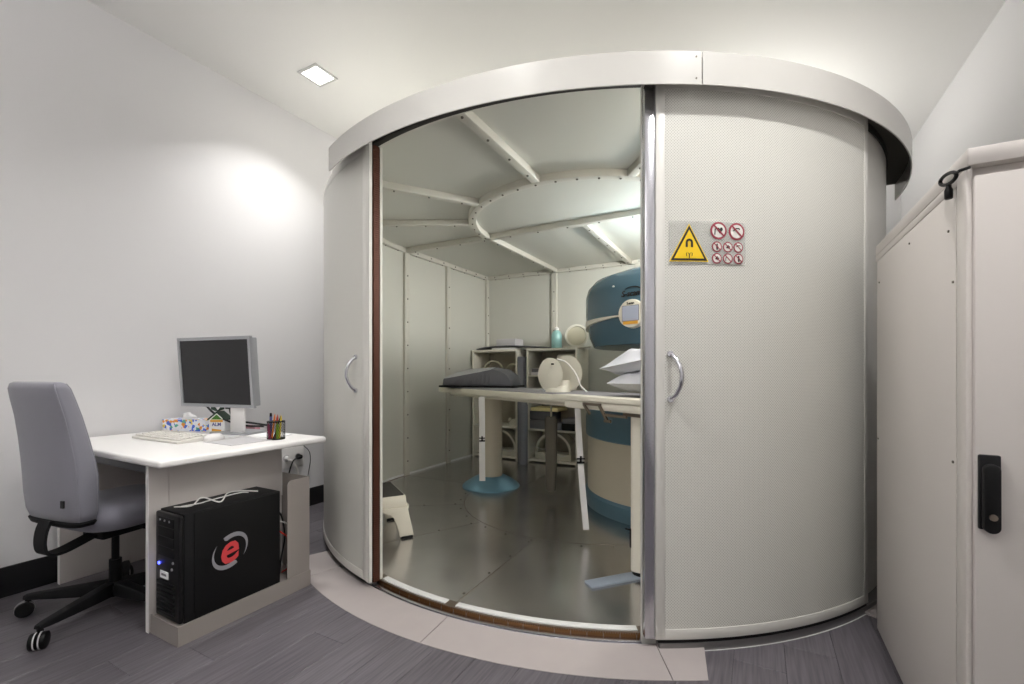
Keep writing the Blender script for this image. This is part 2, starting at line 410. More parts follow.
def ech(x0, x1, y0, y1, axis):
    o = B(x0, x1, y0, y1, ZB, ZP).build('edge_channel', 'beam_paint', cab, bevel=.003)
    L = (x1 - x0) if axis == 'x' else (y1 - y0); k = int(L / .22)
    for i in range(k):
        f = (i + .5) / k
        if axis == 'x': bolt((x0 + L * f, (y0 + y1) / 2, ZB), (0, 0, -1), o); bolt((x0 + L * f, y0, ZB + .025), (0, -1, 0), o)
        else:
            bolt(((x0 + x1) / 2, y0 + L * f, ZB), (0, 0, -1), o)
            if x0 < CC.x: bolt((x1, y0 + L * f, ZB + .025), (1, 0, 0), o)
ech(X0, X0 + .045, YC + .04, YBK, 'y'); ech(X1 - .045, X1, YC + .04, YBK, 'y'); ech(X0 + .045, X1 - .045, YBK - .045, YBK, 'x')
# cabin floor
B(X0, X1, YC, YBK, .0, ZF - .002).build('sub_floor', 'steel_dark', cab)
MB().arc(0, RI, .0, ZF - .002, -180, 0, 90).build('sub_floor', 'steel_dark', cab)
fsec = [-180, -144.5, -117, -88.3, -50, -22, 0]
for a0, a1 in zip(fsec, fsec[1:]):
    o = MB().arc(1.073, 2.05, ZF - .002, ZF, a0 + .08, a1 - .08).build('floor_plate', 'alu_floor', cab)
    for k in range(4): bolt(cp(1.15 + k * .27, a1 - .8 + k * .1, ZF - .005), (0, 0, 1), o)
    for a in range(int(a0) + 6, int(a1), 11): bolt(cp(1.11, a, ZF - .005), (0, 0, 1), o)
MB().arc(0, 1.067, ZF - .002, ZF, -180, 0, 80).build('floor_plate', 'alu_floor', cab)
for a, b in ((X0, CC.x - .7), (CC.x - .7, CC.x + .7), (CC.x + .7, X1)): B(a + .003, b - .003, YC + .003, YBK - .003, ZF - .002, ZF).build('floor_plate', 'alu_floor', cab)
B(X0 + .001, X0 + .012, YC, YBK, ZF, ZF + .02).build('floor_bead', 'paper', cab)
MB().arc(RI - .012, RI - .001, ZF, ZF + .02, -180, -125).build('floor_bead', 'paper', cab)
# threshold: white strip, copper finger strip, aluminium track
for a0, a1 in ((AL + .9, -89.6), (-87.9, AR - .2)): MB().arc(2.052, 2.09, .0, ZF + .004, a0, a1).build('threshold_strip', 'white_strip', cab, bevel=.002)
MB().arc(2.102, 2.134, .0, .017, AL, AR, 60).build('sill_strip', 'alu', cab, bevel=.002)
g = MB().arc(2.092, 2.100, .0, .029, AL, AR, 60)
a = AL + .1
while a < AR: g.arc(2.0915, 2.1015, .029, .036, a, a + .2, 1); a += .3
g.build('finger_strip', 'copper', cab)['kind'] = 'stuff'
MB().arc(2.12, 2.174, .0, .034, -61.9, 2, 60).build('track_skirt', 'alu_dull', cab, bevel=.003)
MB().arc(2.1755, 2.180, -.001, .0012, -58, 2, 60).build('joint_line', 'white_strip', cab)
tr = MB().arc(2.136, 2.1455, -.002, .008, -150, 2, 110).build('door_track', 'alu', cab, bevel=.002)
MB().arc(2.137, 2.142, .008, .012, -150, -62, 110).build('track_lip', 'alu', tr)
# jamb gasket on the left, vertical comb
g = MB().arc(2.10, 2.135, .03, 2.46, AL - .1, AL + .55, 2)
z = .04
while z < 2.45: g.arc(2.098, 2.138, z, z + .006, AL + .1, AL + .7, 1); z += .012
g.build('finger_strip', 'gasket_brown', cab)['kind'] = 'stuff'
MB().arc(2.085, 2.10, ZF, 2.46, AL - .3, AL + .75, 2).build('jamb_strip', 'inner_paint', cab)
# fascia with joint and rivets
FZ0, FZ1 = 2.395, 2.533
fa = MB().arc(2.236, 2.242, FZ0, FZ1, -112.3, -57.9, 60).build('fascia', 'fascia', cab)
fb = MB().arc(2.237, 2.243, FZ0, FZ1, -57.8, 3, 60).build('fascia', 'fascia', cab)
for z in (2.42, 2.51): bolt(cp(2.241, -58.5, z), (math.cos(math.radians(-58.5)), math.sin(math.radians(-58.5)), 0), fa, .004)
MB().arc(2.12, 2.236, 2.505, 2.512, -112.2, 2.8, 110).build('fascia_light_block', 'underside_shade', cab)  # dark plate added to block light and keep the underside dark
MB().arc(2.10, 2.132, 2.468, 2.505, -112, 2.6, 110).build('door_rail', 'shadow_gap', cab)  # coloured dark to draw the shadow gap behind the fascia
# lamps added out of view: behind the right door leaf and on the roof
def cabin_fill_lamp(x, y, L, watt):  # hidden box lamp, added to light the cabin interior
    t = thing('cabin_fill_lamp', L, 'ceiling light', (x, y, ZP), 0)
    B(x - .17, x + .17, y - .4, y + .4, ZP - .05, ZP).build('housing', 'white_plastic', t, bevel=.004)
    B(x - .15, x + .15, y - .38, y + .38, ZP - .056, ZP - .05).build('diffuser', 'lamp_glow', t)
    ld = bpy.data.lights.new('cabin_fill', 'AREA'); ld.shape = 'RECTANGLE'; ld.size = .3; ld.size_y = .76; ld.energy = watt; ld.color = (1, .985, .95)
    lo = bpy.data.objects.new('cabin_fill', ld); COL.objects.link(lo); place(lo, Matrix.Translation((x, y, ZP - .062)), t)
def roof_fill_lamp(x, y, L, watt):  # unseen uplight, added to brighten the room ceiling
    t = thing('roof_fill_lamp', L, 'lamp', (x, y, 2.606), 0)
    B(x - .05, x + .05, y - .6, y + .6, 2.606, 2.64).build('housing', 'white_plastic', t, bevel=.004)
    B(x - .04, x + .04, y - .58, y + .58, 2.64, 2.646).build('diffuser', 'lamp_glow', t)
    ld = bpy.data.lights.new('roof_fill', 'AREA'); ld.shape = 'RECTANGLE'; ld.size = .08; ld.size_y = 1.16; ld.energy = watt; ld.color = (1, .99, .97)
    lo = bpy.data.objects.new('roof_fill', ld); COL.objects.link(lo); place(lo, Matrix.Translation((x, y, 2.65)) @ Matrix.Rotation(PI, 4, 'X'), t)
roof_fill_lamp(-2.2, 4.9, 'added unseen uplight lying on the cabin roof, nearer the left wall', ROOF_FILL_W[0])
roof_fill_lamp(-.1, 4.75, 'added unseen uplight lying on the cabin roof, nearer the right wall', ROOF_FILL_W[1])
cabin_fill_lamp(-.12, 2.82, 'added unseen box lamp on the cabin ceiling hidden behind the closed door leaf', CABIN_FILL_W[0])
def globe_fill_lamp(x, y, z, L, watt):  # hidden lamp, added to brighten the cabin's back wall
    t = thing('hanging_fill_lamp', L, 'ceiling light', (x, y, ZP), 0)
    MB().cyl((x, y, z + .13), (x, y, ZP), .012, None, 12).build('stem', 'white_plastic', t)
    MB().lathe([(.02, z + .12), (.06, z + .125), (.06, z + .14), (.02, z + .14)], 24, (x, y, 0)).build('cap', 'white_plastic', t)
    MB().lathe([(.05, z + .135), (.24, z + .09), (.245, z + .085), (.06, z + .125)], 32, (x, y, 0)).build('shade', 'white_plastic', t)  # added to keep the bulb's light off the cabin ceiling
    MB().lathe([(.035 * math.sin(PI * q / 10), z - .035 * math.cos(PI * q / 10)) for q in range(1, 10)], 24, (x, y, 0)).build('bulb', 'lamp_glow', t)
    ld = bpy.data.lights.new('globe_fill', 'POINT'); ld.shadow_soft_size = .12; ld.energy = watt; ld.color = (1, .99, .95)
    lo = bpy.data.objects.new('globe_fill', ld); COL.objects.link(lo); place(lo, Matrix.Translation((x, y, z)), t)
globe_fill_lamp(-.4, 4.2, 2.27, 'added unseen shaded lamp hanging from the cabin ceiling above the magnet', CABIN_FILL_W[1])
# ------------------------------------------------------------------ sliding doors
def arcuv(o, R):
    me = o.data; uv = me.uv_layers.new(name='arc'); off = WM[o.name].translation
    for l in me.loops:
        p = me.vertices[l.vertex_index].co + off
        uv.data[l.index].uv = (math.atan2(p.y - CC.y, p.x - CC.x) * R, p.z)
DZ0, DZ1, DI, DO = .05, 2.462, 2.14, 2.172
def door(name, label, a0, a1, lead, hz, haz):
    t = thing(name, label, 'door', cp(DO, (a0 + a1) / 2, DZ0))
    MB().arc(DI, DO, DZ0, DZ1, a0, a1).build('door_leaf', 'door_paint', t)
    e = 1.05
    for x0, x1 in ((a0, a0 + e), (a1 - e, a1)): MB().arc(DO, DO + .004, DZ0, DZ1, x0, x1, 2).build('stile', 'door_paint', t, bevel=.001)
    for z0, z1 in ((DZ0, DZ0 + .045), (DZ1 - .045, DZ1)): MB().arc(DO, DO + .004, z0, z1, a0 + e, a1 - e).build('rail', 'door_paint', t, bevel=.001)
    sh = MB().arc(DO, DO + .0015, DZ0 + .045, DZ1 - .045, a0 + e, a1 - e).build('perforated_sheet', 'perforated', t); arcuv(sh, DO)
    MB().arc(DI - .004, DO + .001, .036, DZ0, a0 + .3, a1 - .3).build('bottom_seal', 'black', t)
    # D handle
    lo, hi = hz; r = .009; out = Vector((math.cos(math.radians(haz)), math.sin(math.radians(haz)), 0))
    side = Vector((-out.y, out.x, 0)) * (1 if haz > -80 else -.3); P0, P1 = cp(DO, haz, lo), cp(DO, haz, hi); pts = []
    for i in range(17):
        tt = i / 16; p = P0.lerp(P1, tt); pts.append(p + (out * .058 + side * .03) * math.sin(PI * tt) ** .6)
    h = MB().tube(pts, r, 12).build('handle', 'chrome', t)
    for p in (P0, P1): MB().cyl(p, p + out * .012, .013, .012, 16).build('handle_boss', 'chrome', h)
    return t
dr = door('sliding_door', 'curved perforated cream sliding door leaf with warning sign, right of opening', -62.3, -30.2, 0, (1.083, 1.278), -60.7)
MB().arc(DI - .03, DO - .004, DZ0, DZ1 - .02, -63.5, -62.32, 2).build('edge_profile', 'alu', dr, bevel=.003)
dl = door('sliding_door', 'curved cream sliding door leaf seen edge on, left of opening', -137, -103.2, 0, (1.095, 1.285), -106.2)
MB().arc(DO - .01, DO + .007, DZ0, DZ1, -103.2, -102.3, 2).build('cover_strip', 'door_paint', dl)
# light ramp around the opening
rp = thing('threshold_ramp', 'pale grey curved vinyl ramp lying on the floor before the opening', 'ramp', cp(2.26, -85, 0))
for a0, a1 in ((-121, -113.1), (-113, -88.1), (-88, -62.1), (-62, -58.2)): 
    mb = MB().arc(2.146, 2.362, -.001, .014, a0, a1, None, .002)
    if a1 > -60:                                     # cut square to the plank joints, not radially
        q0, q1 = cp(2.146, -56.4, 0), cp(2.362, -58.7, 0)
        for k_, (q, z) in enumerate(((q0, -.001), (q1, -.001), (q1, .002), (q0, .014))): mb.v[-4 + k_] = Vector((q.x, q.y, z))
    mb.build('ramp_panel', 'ramp', rp)
rp2 = MB().arc(2.174, 2.30, -.001, .012, -31, -10, None, .002).build('threshold_ramp', 'ramp'); tag(rp2, 'short pale vinyl strip on the floor beside the rack foot', 'ramp')
# ------------------------------------------------------------------ warning sign on the right door
RS = DO + .003
def sign_st(u, v): p = onc(u, v, RS); return (math.radians(azd(p)) * RS, p.z)
def smap(s, z, off): a = s / RS; return Vector((CC.x + (RS + off) * math.cos(a), CC.y + (RS + off) * math.sin(a), z))
s0, zt = sign_st(669, 221); s1, zb = sign_st(745, 265)
sg = thing('warning_sign', 'clear sign with yellow magnet triangle and red prohibition circles on perforated door', 'sign', smap((s0 + s1) / 2, zb, 0))
def spoly(name, pts, m, off, th=.0006, sub=1):
    P = []
    for i in range(len(pts)):
        a, b = pts[i], pts[(i + 1) % len(pts)]
        for k in range(sub): P.append((a[0] + (b[0] - a[0]) * k / sub, a[1] + (b[1] - a[1]) * k / sub))
    me = bpy.data.meshes.new(name); bm = bmesh.new()
    vs = [bm.verts.new((x, y, 0)) for x, y in P]; bm.faces.new(vs); bm.normal_update(); bmesh.ops.triangulate(bm, faces=bm.faces)
    bmesh.ops.subdivide_edges(bm, edges=[e for e in bm.edges if e.calc_length() > .04], cuts=2, use_grid_fill=True)
    fs = bm.faces[:]; r = bmesh.ops.extrude_face_region(bm, geom=fs)
    top = [g for g in r['geom'] if isinstance(g, bmesh.types.BMVert)]
    for v in top: v.co.z = th
    for v in bm.verts: v.co = smap(v.co.x, v.co.y, off + v.co.z)
    bmesh.ops.recalc_face_normals(bm, faces=bm.faces); bm.to_mesh(me); bm.free()
    me.materials.append(MATS[m]); o = bpy.data.objects.new(name, me); COL.objects.link(o)
    return place(o, Matrix.Identity(4), sg)
spoly('sign_plate', [(s0, zb), (s1, zb), (s1, zt), (s0, zt)], 'sign_plate', .0015, .002, 6)
ax, az_ = sign_st(688.5, 224); bx, bz = sign_st(668.8, 261.5); cx_, cz = sign_st(708, 261)
w2 = (cx_ - bx) / 2; mx_ = (bx + cx_) / 2
def tri(k, dz=0):
    c = bz + (az_ - bz) / 3
    return [(mx_ - w2 * k, c + (bz - c) * k), (mx_ + w2 * k, c + (bz - c) * k), (mx_, c + (az_ - c) * k)]
spoly('triangle_edge', tri(1.0), 'yellow', .004); spoly('triangle_border', tri(.93), 'sign_black', .005); spoly('triangle_field', tri(.76), 'yellow', .006)
k = .0044
hs = []
cxm, czm = mx_, bz + (az_ - bz) * .50
for i in range(13): t = PI * i / 12; hs.append((cxm + .016 * math.cos(t), czm + .016 * math.sin(t)))
hs += [(cxm - .016, czm - .020), (cxm - .007, czm - .020)]
for i in range(9): t = PI - PI * i / 8; hs.append((cxm + .007 * math.cos(t), czm + .007 * math.sin(t)))
hs += [(cxm + .007, czm - .020), (cxm + .016, czm - .020)]
spoly('magnet_symbol', hs, 'sign_black', .007)
zz = bz + (az_ - bz) * .17
spoly('antenna_symbol', [(cxm - .002, zz - .014), (cxm + .002, zz - .014), (cxm + .002, zz + .002), (cxm + .008, zz + .012), (cxm, zz + .005), (cxm - .008, zz + .012), (cxm - .002, zz + .002)], 'sign_black', .007)
for sx in (-1, 1):
    spoly('wave_symbol', [(cxm + sx * .010, zz - .006), (cxm + sx * .013, zz - .004), (cxm + sx * .014, zz + .006), (cxm + sx * .010, zz + .012), (cxm + sx * .011, zz + .003)][::sx], 'sign_black', .007)
def circ(cx, cz, r, n=24): return [(cx + r * math.cos(2 * PI * i / n), cz + r * math.sin(2 * PI * i / n)) for i in range(n)]
def prohib(u, v, r, sym):
    x, z = sign_st(u, v)
    spoly('ring', circ(x, z, r), 'sign_red', .004); spoly('ring_field', circ(x, z, r * .78), 'sign_white', .005)
    for q in sym: spoly('pictogram', [(x + a * r, z + b * r) for a, b in q], 'sign_black', .006)
    c = math.cos(PI / 4); wv = .09
    spoly('slash', [(x + r * .8 * (-c) - wv * r * c, z + r * .8 * c - wv * r * c), (x + r * .8 * c - wv * r * c, z - r * .8 * c - wv * r * c), (x + r * .8 * c + wv * r * c, z - r * .8 * c + wv * r * c), (x - r * .8 * c + wv * r * c, z + r * .8 * c + wv * r * c)], 'sign_red', .007)
heart = [(.15, -.35), (.5, .1), (.42, .36), (.22, .36), (.12, .2), (0, .34), (-.2, .3), (-.22, .08)]
stick = [(-.55, -.5), (-.42, -.5), (-.38, .1), (-.2, .26), (-.26, .36), (-.5, .16)]
hook = [(-.5, .1), (-.1, .42), (.3, .42), (.4, .2), (.3, .2), (.2, .3), (-.05, .3), (-.4, .0)]
person = [(-.12, -.6), (.12, -.6), (.2, 0), (.12, .25), (.16, .5), (0, .62), (-.16, .5), (-.12, .25), (-.2, 0)]
block = [(-.4, -.2), (.3, -.35), (.42, .1), (.1, .2), (.2, .4), (-.2, .3)]
prohib(718, 231, .0375, [heart, stick]); prohib(736, 232, .0375, [hook])
for (u, v), sy in zip([(716.3, 247), (727.2, 247.4), (737.6, 247.8), (716.3, 258.6), (727.2, 258.9), (737.8, 259.2)], [person, block, hook, block, stick, person]): prohib(u, v, .0225, [sy])
# ------------------------------------------------------------------ equipment rack
RX0, RX1, RY0, RY1, RZ = .478, 1.285, 1.61, 2.65, 1.78
rk = thing('equipment_rack', 'tall cream equipment rack with black door handle by the right wall', 'cabinet', ((RX0 + RX1) / 2, (RY0 + RY1) / 2, 0))
B(RX0 + .025, RX1 - .025, RY0 + .025, RY1 - .025, 0, .03).build('plinth', 'black', rk)
B(RX0 + .012, RX1 - .012, RY0 + .02, RY1 - .005, .03, RZ - .045).build('body', 'rack', rk, bevel=.003)
B(RX0, RX1, RY0 - .012, RY1, RZ - .045, RZ).build('roof', 'rack', rk, bevel=.004)
sp_ = B(RX0, RX0 + .012, RY0 + .07, RY1 - .03, .032, RZ - .075).build('side_panel', 'rack', rk, bevel=.002)
for y, z in ((RY0 + .12, 1.60), (RY0 + .5, 1.66), (RY1 - .08, 1.60), (RY0 + .085, .95), (RY0 + .085, 1.45), (RY1 - .06, .9)):
    bolt((RX0, y, z), (-1, 0, 0), sp_, .0042)
B(RX0 - .001, RX0 + .012, RY0 - .004, RY0 + .062, .032, RZ - .047).build('corner_post', 'rack', rk, bevel=.004)
B(RX0 + .0, RX0 + .012, RY0 + .062, RY1, RZ - .073, RZ - .047).build('top_frame', 'rack', rk, bevel=.002)
B(RX1 - .03, RX1, RY0 - .004, RY0 + .062, .032, RZ - .047).build('corner_post', 'rack', rk, bevel=.004)
dd = B(RX0 + .012, RX1 - .012, RY0 - .016, RY0 + .018, .04, RZ - .075).build('door', 'rack', rk, bevel=.004)
hb = B(.494, .536, RY0 - .028, RY0 - .016, .80, .99).build('handle_plate', 'black_gloss', dd, bevel=.004)
hx = .53
hl = MB()
prof = []
for i in range(13): t = PI * i / 12; prof.append((hx - .016 + .0 + .016 * math.cos(t), .955 + .014 * math.sin(t)))
for i in range(13): t = PI + PI * i / 12; prof.append((hx - .016 + .016 * math.cos(t), .812 + .016 * math.sin(t)))
hl.prism([(p[0], RY0 - .028, p[1]) for p in prof], (0, -.02, 0)).build('handle_lever', 'black', dd, bevel=.004)
MB().cyl((hx - .016, RY0 - .048, .838), (hx - .016, RY0 - .052, .838), .008, None, 14).build('lock', 'steel_dark', dd)
# key hanging on the rack
kp = onx(950, 183, RX0 - .02)
ky = thing('cabinet_key', 'black ring shaped key hanging at the top edge of the rack', 'key', (RX0 - .012, 1.73, 1.64))
KX = RX0 - .014
def kq(u, v): return onx(u, v, KX)
ring = [kq(948.3 + 9.3 * .82 * math.cos(t_k) + 4.6 * .57 * math.sin(t_k), 178.8 - 9.3 * .57 * math.cos(t_k) + 4.6 * .82 * math.sin(t_k)) for t_k in [2 * PI * i / 28 for i in range(29)]]
MB().tube(ring, .0048, 8).build('ring', 'black', ky)
MB().tube([kq(956, 173), kq(960, 170.5), kq(962.5, 168.5) + Vector((.014, 0, 0))], .004, 8).build('hook', 'black', ky)
k0, k1 = kq(949.3, 184), kq(948.6, 199)
MB().lathe([(.008, 0), (.0092, .003), (.0095, (k0.z - k1.z) * .6), (.0065, (k0.z - k1.z) * .8), (.006, (k0.z - k1.z))], 14, k1).build('shank', 'black', ky)
# ------------------------------------------------------------------ desk
DT = .812; DX0, DX1, DY0, DY1 = -3.50, -2.285, 1.005, 1.88
dk = thing('desk', 'white topped desk with cream side panels against the left wall', 'desk', ((DX0 + DX1) / 2, (DY0 + DY1) / 2, 0))
B(DX0, DX1, DY0, DY1, DT - .034, DT).build('desk_top', 'desk_top', dk, bevel=.012, seg=4)
B(-2.485, -2.463, 1.046, 1.71, 0, DT - .034).build('side_panel', 'desk_panel', dk, bevel=.002)
B(-3.49, -3.468, 1.046, 1.71, 0, DT - .034).build('side_panel', 'desk_panel', dk, bevel=.002)
B(-2.486, -2.4615, 1.043, 1.046, 0, DT - .036).build('edge_band', 'white_plastic', dk)
B(-3.491, -3.4665, 1.043, 1.046, 0, DT - .036).build('edge_band', 'white_plastic', dk)
B(-2.4635, -2.458, 1.125, 1.63, .12, DT - .04).build('cover_panel', 'desk_panel', dk, bevel=.002)
B(-3.46, -2.49, 1.09, 1.13, DT - .10, DT - .036).build('front_rail', 'desk_rail', dk, bevel=.003)
B(-3.466, -2.487, 1.67, 1.69, .35, DT - .036).build('modesty_panel', 'desk_panel', dk, bevel=.002)
# tray for the computer, hung off the side panel
ty = B(-2.457, -2.2245, 1.0545, 1.7085, .0, .012).build('computer_tray', 'desk_metal', dk)
B(-2.4575, -2.222, 1.050, 1.054, .0, .086).build('tray_lip', 'desk_metal', ty)
B(-2.224, -2.22, 1.050, 1.717, -.003, .086).build('tray_lip', 'desk_metal', ty)
B(-2.458, -2.224, 1.054, 1.713, .07, .076).build('tray_deck', 'desk_metal', ty)
pts = [(-2.228, 1.577, .076), (-2.228, 1.713, .076), (-2.228, 1.713, .612)]
for i in range(7): t = PI / 2 + PI / 2 * i / 6; pts.append((-2.228, 1.602 + .025 * math.cos(t), .587 + .025 * math.sin(t)))
MB().prism(pts, (.004, 0, 0)).build('end_bracket', 'desk_metal', ty)
B(-2.458, -2.228, 1.709, 1.713, .076, .612).build('end_plate', 'desk_metal', ty)
# ------------------------------------------------------------------ computer tower
TX0, TX1, TY0, TY1, TZ0, TZ1 = -2.453, -2.247, 1.068, 1.55, .077, .565
tw = thing('computer_tower', 'black computer tower with red and silver emblem in tray beside desk', 'computer', ((TX0 + TX1) / 2, (TY0 + TY1) / 2, TZ0))
B(TX0, TX1, TY0 + .02, TY1, TZ0, TZ1).build('case', 'black_soft', tw, bevel=.003)
B(TX1, TX1 + .003, TY0 + .06, TY1 - .004, TZ0 + .008, TZ1 - .006).build('side_cover', 'black', tw, bevel=.001)
fb_ = B(TX0, TX1, TY0, TY0 + .02, TZ0 + .004, TZ1 - .006).build('front_bezel', 'black_gloss', tw, bevel=.008, seg=3)
for z0, z1 in ((.50, .54), (.455, .495), (.41, .45), (.365, .405)): B(TX0 + .03, TX1 - .045, TY0 - .003, TY0 + .001, z0, z1).build('drive_bay', 'black_soft', fb_, bevel=.001)
for i in range(7): B(TX0 + .02, TX1 - .04, TY0 - .006, TY0 + .001, .105 + i * .022, .116 + i * .022).build('vent_slat', 'black_soft', fb_, bevel=.002)
MB().cyl((TX0 + .035, TY0 + .001, .325), (TX0 + .035, TY0 - .004, .325), .007, None, 12).build('power_light', 'led_blue', fb_)
MB().cyl((TX1 - .05, TY0 + .001, .345), (TX1 - .05, TY0 - .004, .345), .006, None, 12).build('button', 'logo_silver', fb_)
MB().cyl((TX1 - .06, TY0 + .001, .315), (TX1 - .06, TY0 - .004, .315), .006, None, 12).build('button', 'logo_silver', fb_)
for i in range(3): MB().cyl((TX0 + .05 + i * .04, TY0 - .002, .527), (TX0 + .05 + i * .04, TY0 - .006, .527), .005, None, 8).build('port', 'logo_silver', fb_)
B(TX0 + .045, TX0 + .115, TY0 - .002, TY0 + .001, .262, .295).build('sticker', 'paper', fb_)
B(TX0 + .058, TX0 + .10, TY0 - .003, TY0 - .002, .274, .284).build('sticker_print', 'box_grey', fb_)
# emblem on the side: red slanted e between two silver crescents
px = TX1 + .003
ey, ez = 1.288, .337
def crescent(a0, a1, r, wmax, rev):
    o_, i_ = [], []
    n = 22
    for i in range(n + 1):
        f = i / n; a = math.radians(a0 + (a1 - a0) * f); ww = wmax * ((1 - f) ** .8 if not rev else f ** .8) * min(1, ((1 - f) if rev else f) * 8 + .6)
        o_.append((r * math.cos(a), r * math.sin(a))); i_.append(((r - ww) * math.cos(a), (r - ww) * math.sin(a)))
    return o_ + i_[::-1]
ER = .083
def emb(name, pts, m, x):
    sl = .22
    MB().prism([(x, ey + (p[0] + p[1] * sl) * 1.0, ez + p[1]) for p in pts], (.0008, 0, 0)).build(name, m, tw)
emb('emblem_arc', crescent(125, -30, ER, .026, False), 'logo_silver', px)
emb('emblem_arc', crescent(305, 150, ER, .026, False), 'logo_silver', px)
text('emblem_letter', 'e', .195, frame((px + .0009, ey - .016, ez + .004), (0, 1, .2), (0, .0, 1)), 'logo_red', tw, bold=.0035, font_shear=.25)
# wires behind the tower, cable lying on the tower
wr = thing('loose_wire', 'white cable lying looped across the top of the black tower', 'cable', (-2.36, 1.25, TZ1))
MB().tube(spline([(-2.40, 1.12, TZ1 + .004), (-2.33, 1.16, TZ1 + .01), (-2.36, 1.22, TZ1 + .03), (-2.30, 1.27, TZ1 + .004), (-2.36, 1.34, TZ1 + .022), (-2.39, 1.42, TZ1 + .012), (-2.33, 1.48, TZ1 + .004)]), .0035, 6).build('strand', 'cable_white', wr)
MB().tube(spline([(-2.38, 1.14, TZ1 + .004), (-2.30, 1.18, TZ1 + .02), (-2.37, 1.26, TZ1 + .004), (-2.33, 1.38, TZ1 + .018), (-2.35, 1.44, TZ1 + .004)]), .003, 6).build('strand', 'cable_white', wr)
for i, (m_, n_, y_) in enumerate((('cable_black', 'black cable hanging behind the computer tower', 1.57), ('cable_white', 'white cable hanging behind the computer tower', 1.60), ('pen_red', 'thin red cable hanging behind the computer tower', 1.585))):
    p_ = [(-2.33 + .03 * i, TY1 + .002, .45 - .05 * i), (-2.30 + .02 * i, y_ + .02, .42 - .06 * i), (-2.28, y_ + .03, .30), (-2.31 + .02 * i, y_ + .03, .18 - .02 * i), (-2.34, y_ + .04, .081)]
    tag(MB().tube(spline(p_), .0045, 6).build('computer_cable', m_), n_, 'cable')
# ------------------------------------------------------------------ things on the desk
mo = thing('monitor', 'silver framed flat monitor with dark screen on the desk', 'monitor', (-2.985, 1.765, DT), math.radians(9))
def tiltbox(x0, x1, y0, y1, z0, z1): return B(x0, x1, y0, y1, z0, z1)
MT = Matrix.Translation((-.06, -.10, .165)) @ Matrix.Rotation(math.radians(4), 4, 'X')
def mpart(mb, name, m, par=None, bevel=0.):
    mb.v = [MT @ p for p in mb.v]; return mb.build(name, m, par or mo, bevel=bevel, local=True)
SW, SH = .315, .445
mpart(B(-SW + .01, SW - .01, .004, .055, .01, SH - .01), 'housing', 'silver', bevel=.006)
fr = MB()
for q in ((-SW, SW, 0, .02), (-SW, SW, SH - .02, SH)): fr.box(q[0], q[1], -.008, .012, q[2], q[3])
for q in ((-SW, -SW + .02), (SW - .02, SW)): fr.box(q[0], q[1], -.008, .012, .02, SH - .02)
mpart(fr, 'bezel', 'silver')
mpart(B(-SW + .02, SW - .02, -.002, .006, .02, SH - .02), 'screen', 'screen')
mpart(B(-.2, .2, .055, .085, .06, SH - .06), 'rear_cover', 'silver', bevel=.01)
B(.05, .165, -.10, -.085, .008, .26).build('stand_neck', 'white_plastic', mo, bevel=.004, local=True)
MB().loft([sell(.06, -.05, .15, .11, .0, e=5), sell(.06, -.05, .148, .108, .012, e=5)]).build('stand_foot', 'silver', mo, local=True)
MB().tube(spline([(-.26, -.03, .17), (-.12, -.075, .12), (.02, -.085, .075), (.14, -.06, .05), (.24, -.02, .045)]), .0065, 8).build('cable', 'cable_black', mo, local=True)
MB().tube(spline([(-.02, -.045, .17), (.01, -.06, .12), (.09, -.07, .08), (.19, -.05, .066), (.26, .0, .05)]), .0065, 8).build('cable', 'cable_black', mo, local=True)
MB().box(-.045, .005, -.06, -.03, .15, .172).build('cable_plug', 'cable_black', mo, bevel=.003, local=True)
kc = (onz(128, 437, DT) + onz(206, 440, DT)) / 2
kb = thing('keyboard', 'off white computer keyboard lying on the desk', 'keyboard', (-2.98, 1.375, DT), math.radians(1))
MB().prism([(-.24, -.09, 0), (-.24, .09, 0), (-.24, .09, .03), (-.24, .02, .024), (-.24, -.09, .014)], (.48, 0, 0)).build('case', 'keyboard', kb, bevel=.004, local=True)
key0 = None
for r in range(5):
    for c in range(15):
        M = Matrix.Translation((-.215 + c * .0305, -.065 + r * .031, .0165 + (r * .031) * .085 + .002))
        if key0 is None: key0 = B(-.0125, .0125, -.0125, .0125, 0, .006).build('key', 'keyboard', kb, bevel=.002, seg=1, local=True); key0.matrix_basis = M
        else: inst(key0, 'key', M, kb, True)
pm = tag(B(-2.70, -2.43, 1.40, 1.63, DT, DT + .003).build('mouse_mat', 'mat_grey'), 'thin grey mouse mat beside the keyboard', 'mat')
ms = thing('computer_mouse', 'white computer mouse on the grey mat', 'mouse', (-2.70, 1.46, DT + .003), .2)
MB().loft([sell(0, 0, .034, .056, .0, 24, 2.4), sell(0, 0, .036, .058, .012, 24, 2.4), sell(0, -.003, .031, .05, .026, 24, 2.3), sell(0, -.006, .02, .034, .036, 24, 2.2), sell(0, -.008, .006, .012, .039, 24, 2)]).build('shell', 'white_plastic', ms, local=True, smooth=80)
MB().tube([(0, .03, .034), (0, .042, .031), (0, .05, .024)], .004, 6).build('wheel', 'mat_grey', ms, local=True)
tag(MB().obox((-2.62, 1.73, 0), (.96, .26, 0), (-.26, .96, 0), .11, .075, DT, DT + .004).build('paper_sheet', 'paper'), 'loose white papers lying beneath the monitor', 'paper')
tag(MB().obox((-2.82, 1.60, 0), (.9, -.43, 0), (.43, .9, 0), .09, .06, DT, DT + .003).build('paper_sheet', 'paper'), 'white slip of paper between keyboard and monitor foot', 'paper')
tag(MB().obox((-2.99, 1.857, 0), (1, 0, 0), (0, 1, 0), .06, .018, DT, DT + .03).build('note_pad', 'pink'), 'small pink note block behind the monitor foot', 'note pad')
tb = thing('tissue_box', 'blue and orange floral tissue box with tissue sticking out', 'tissue box', (-3.335, 1.66, DT), math.radians(22))
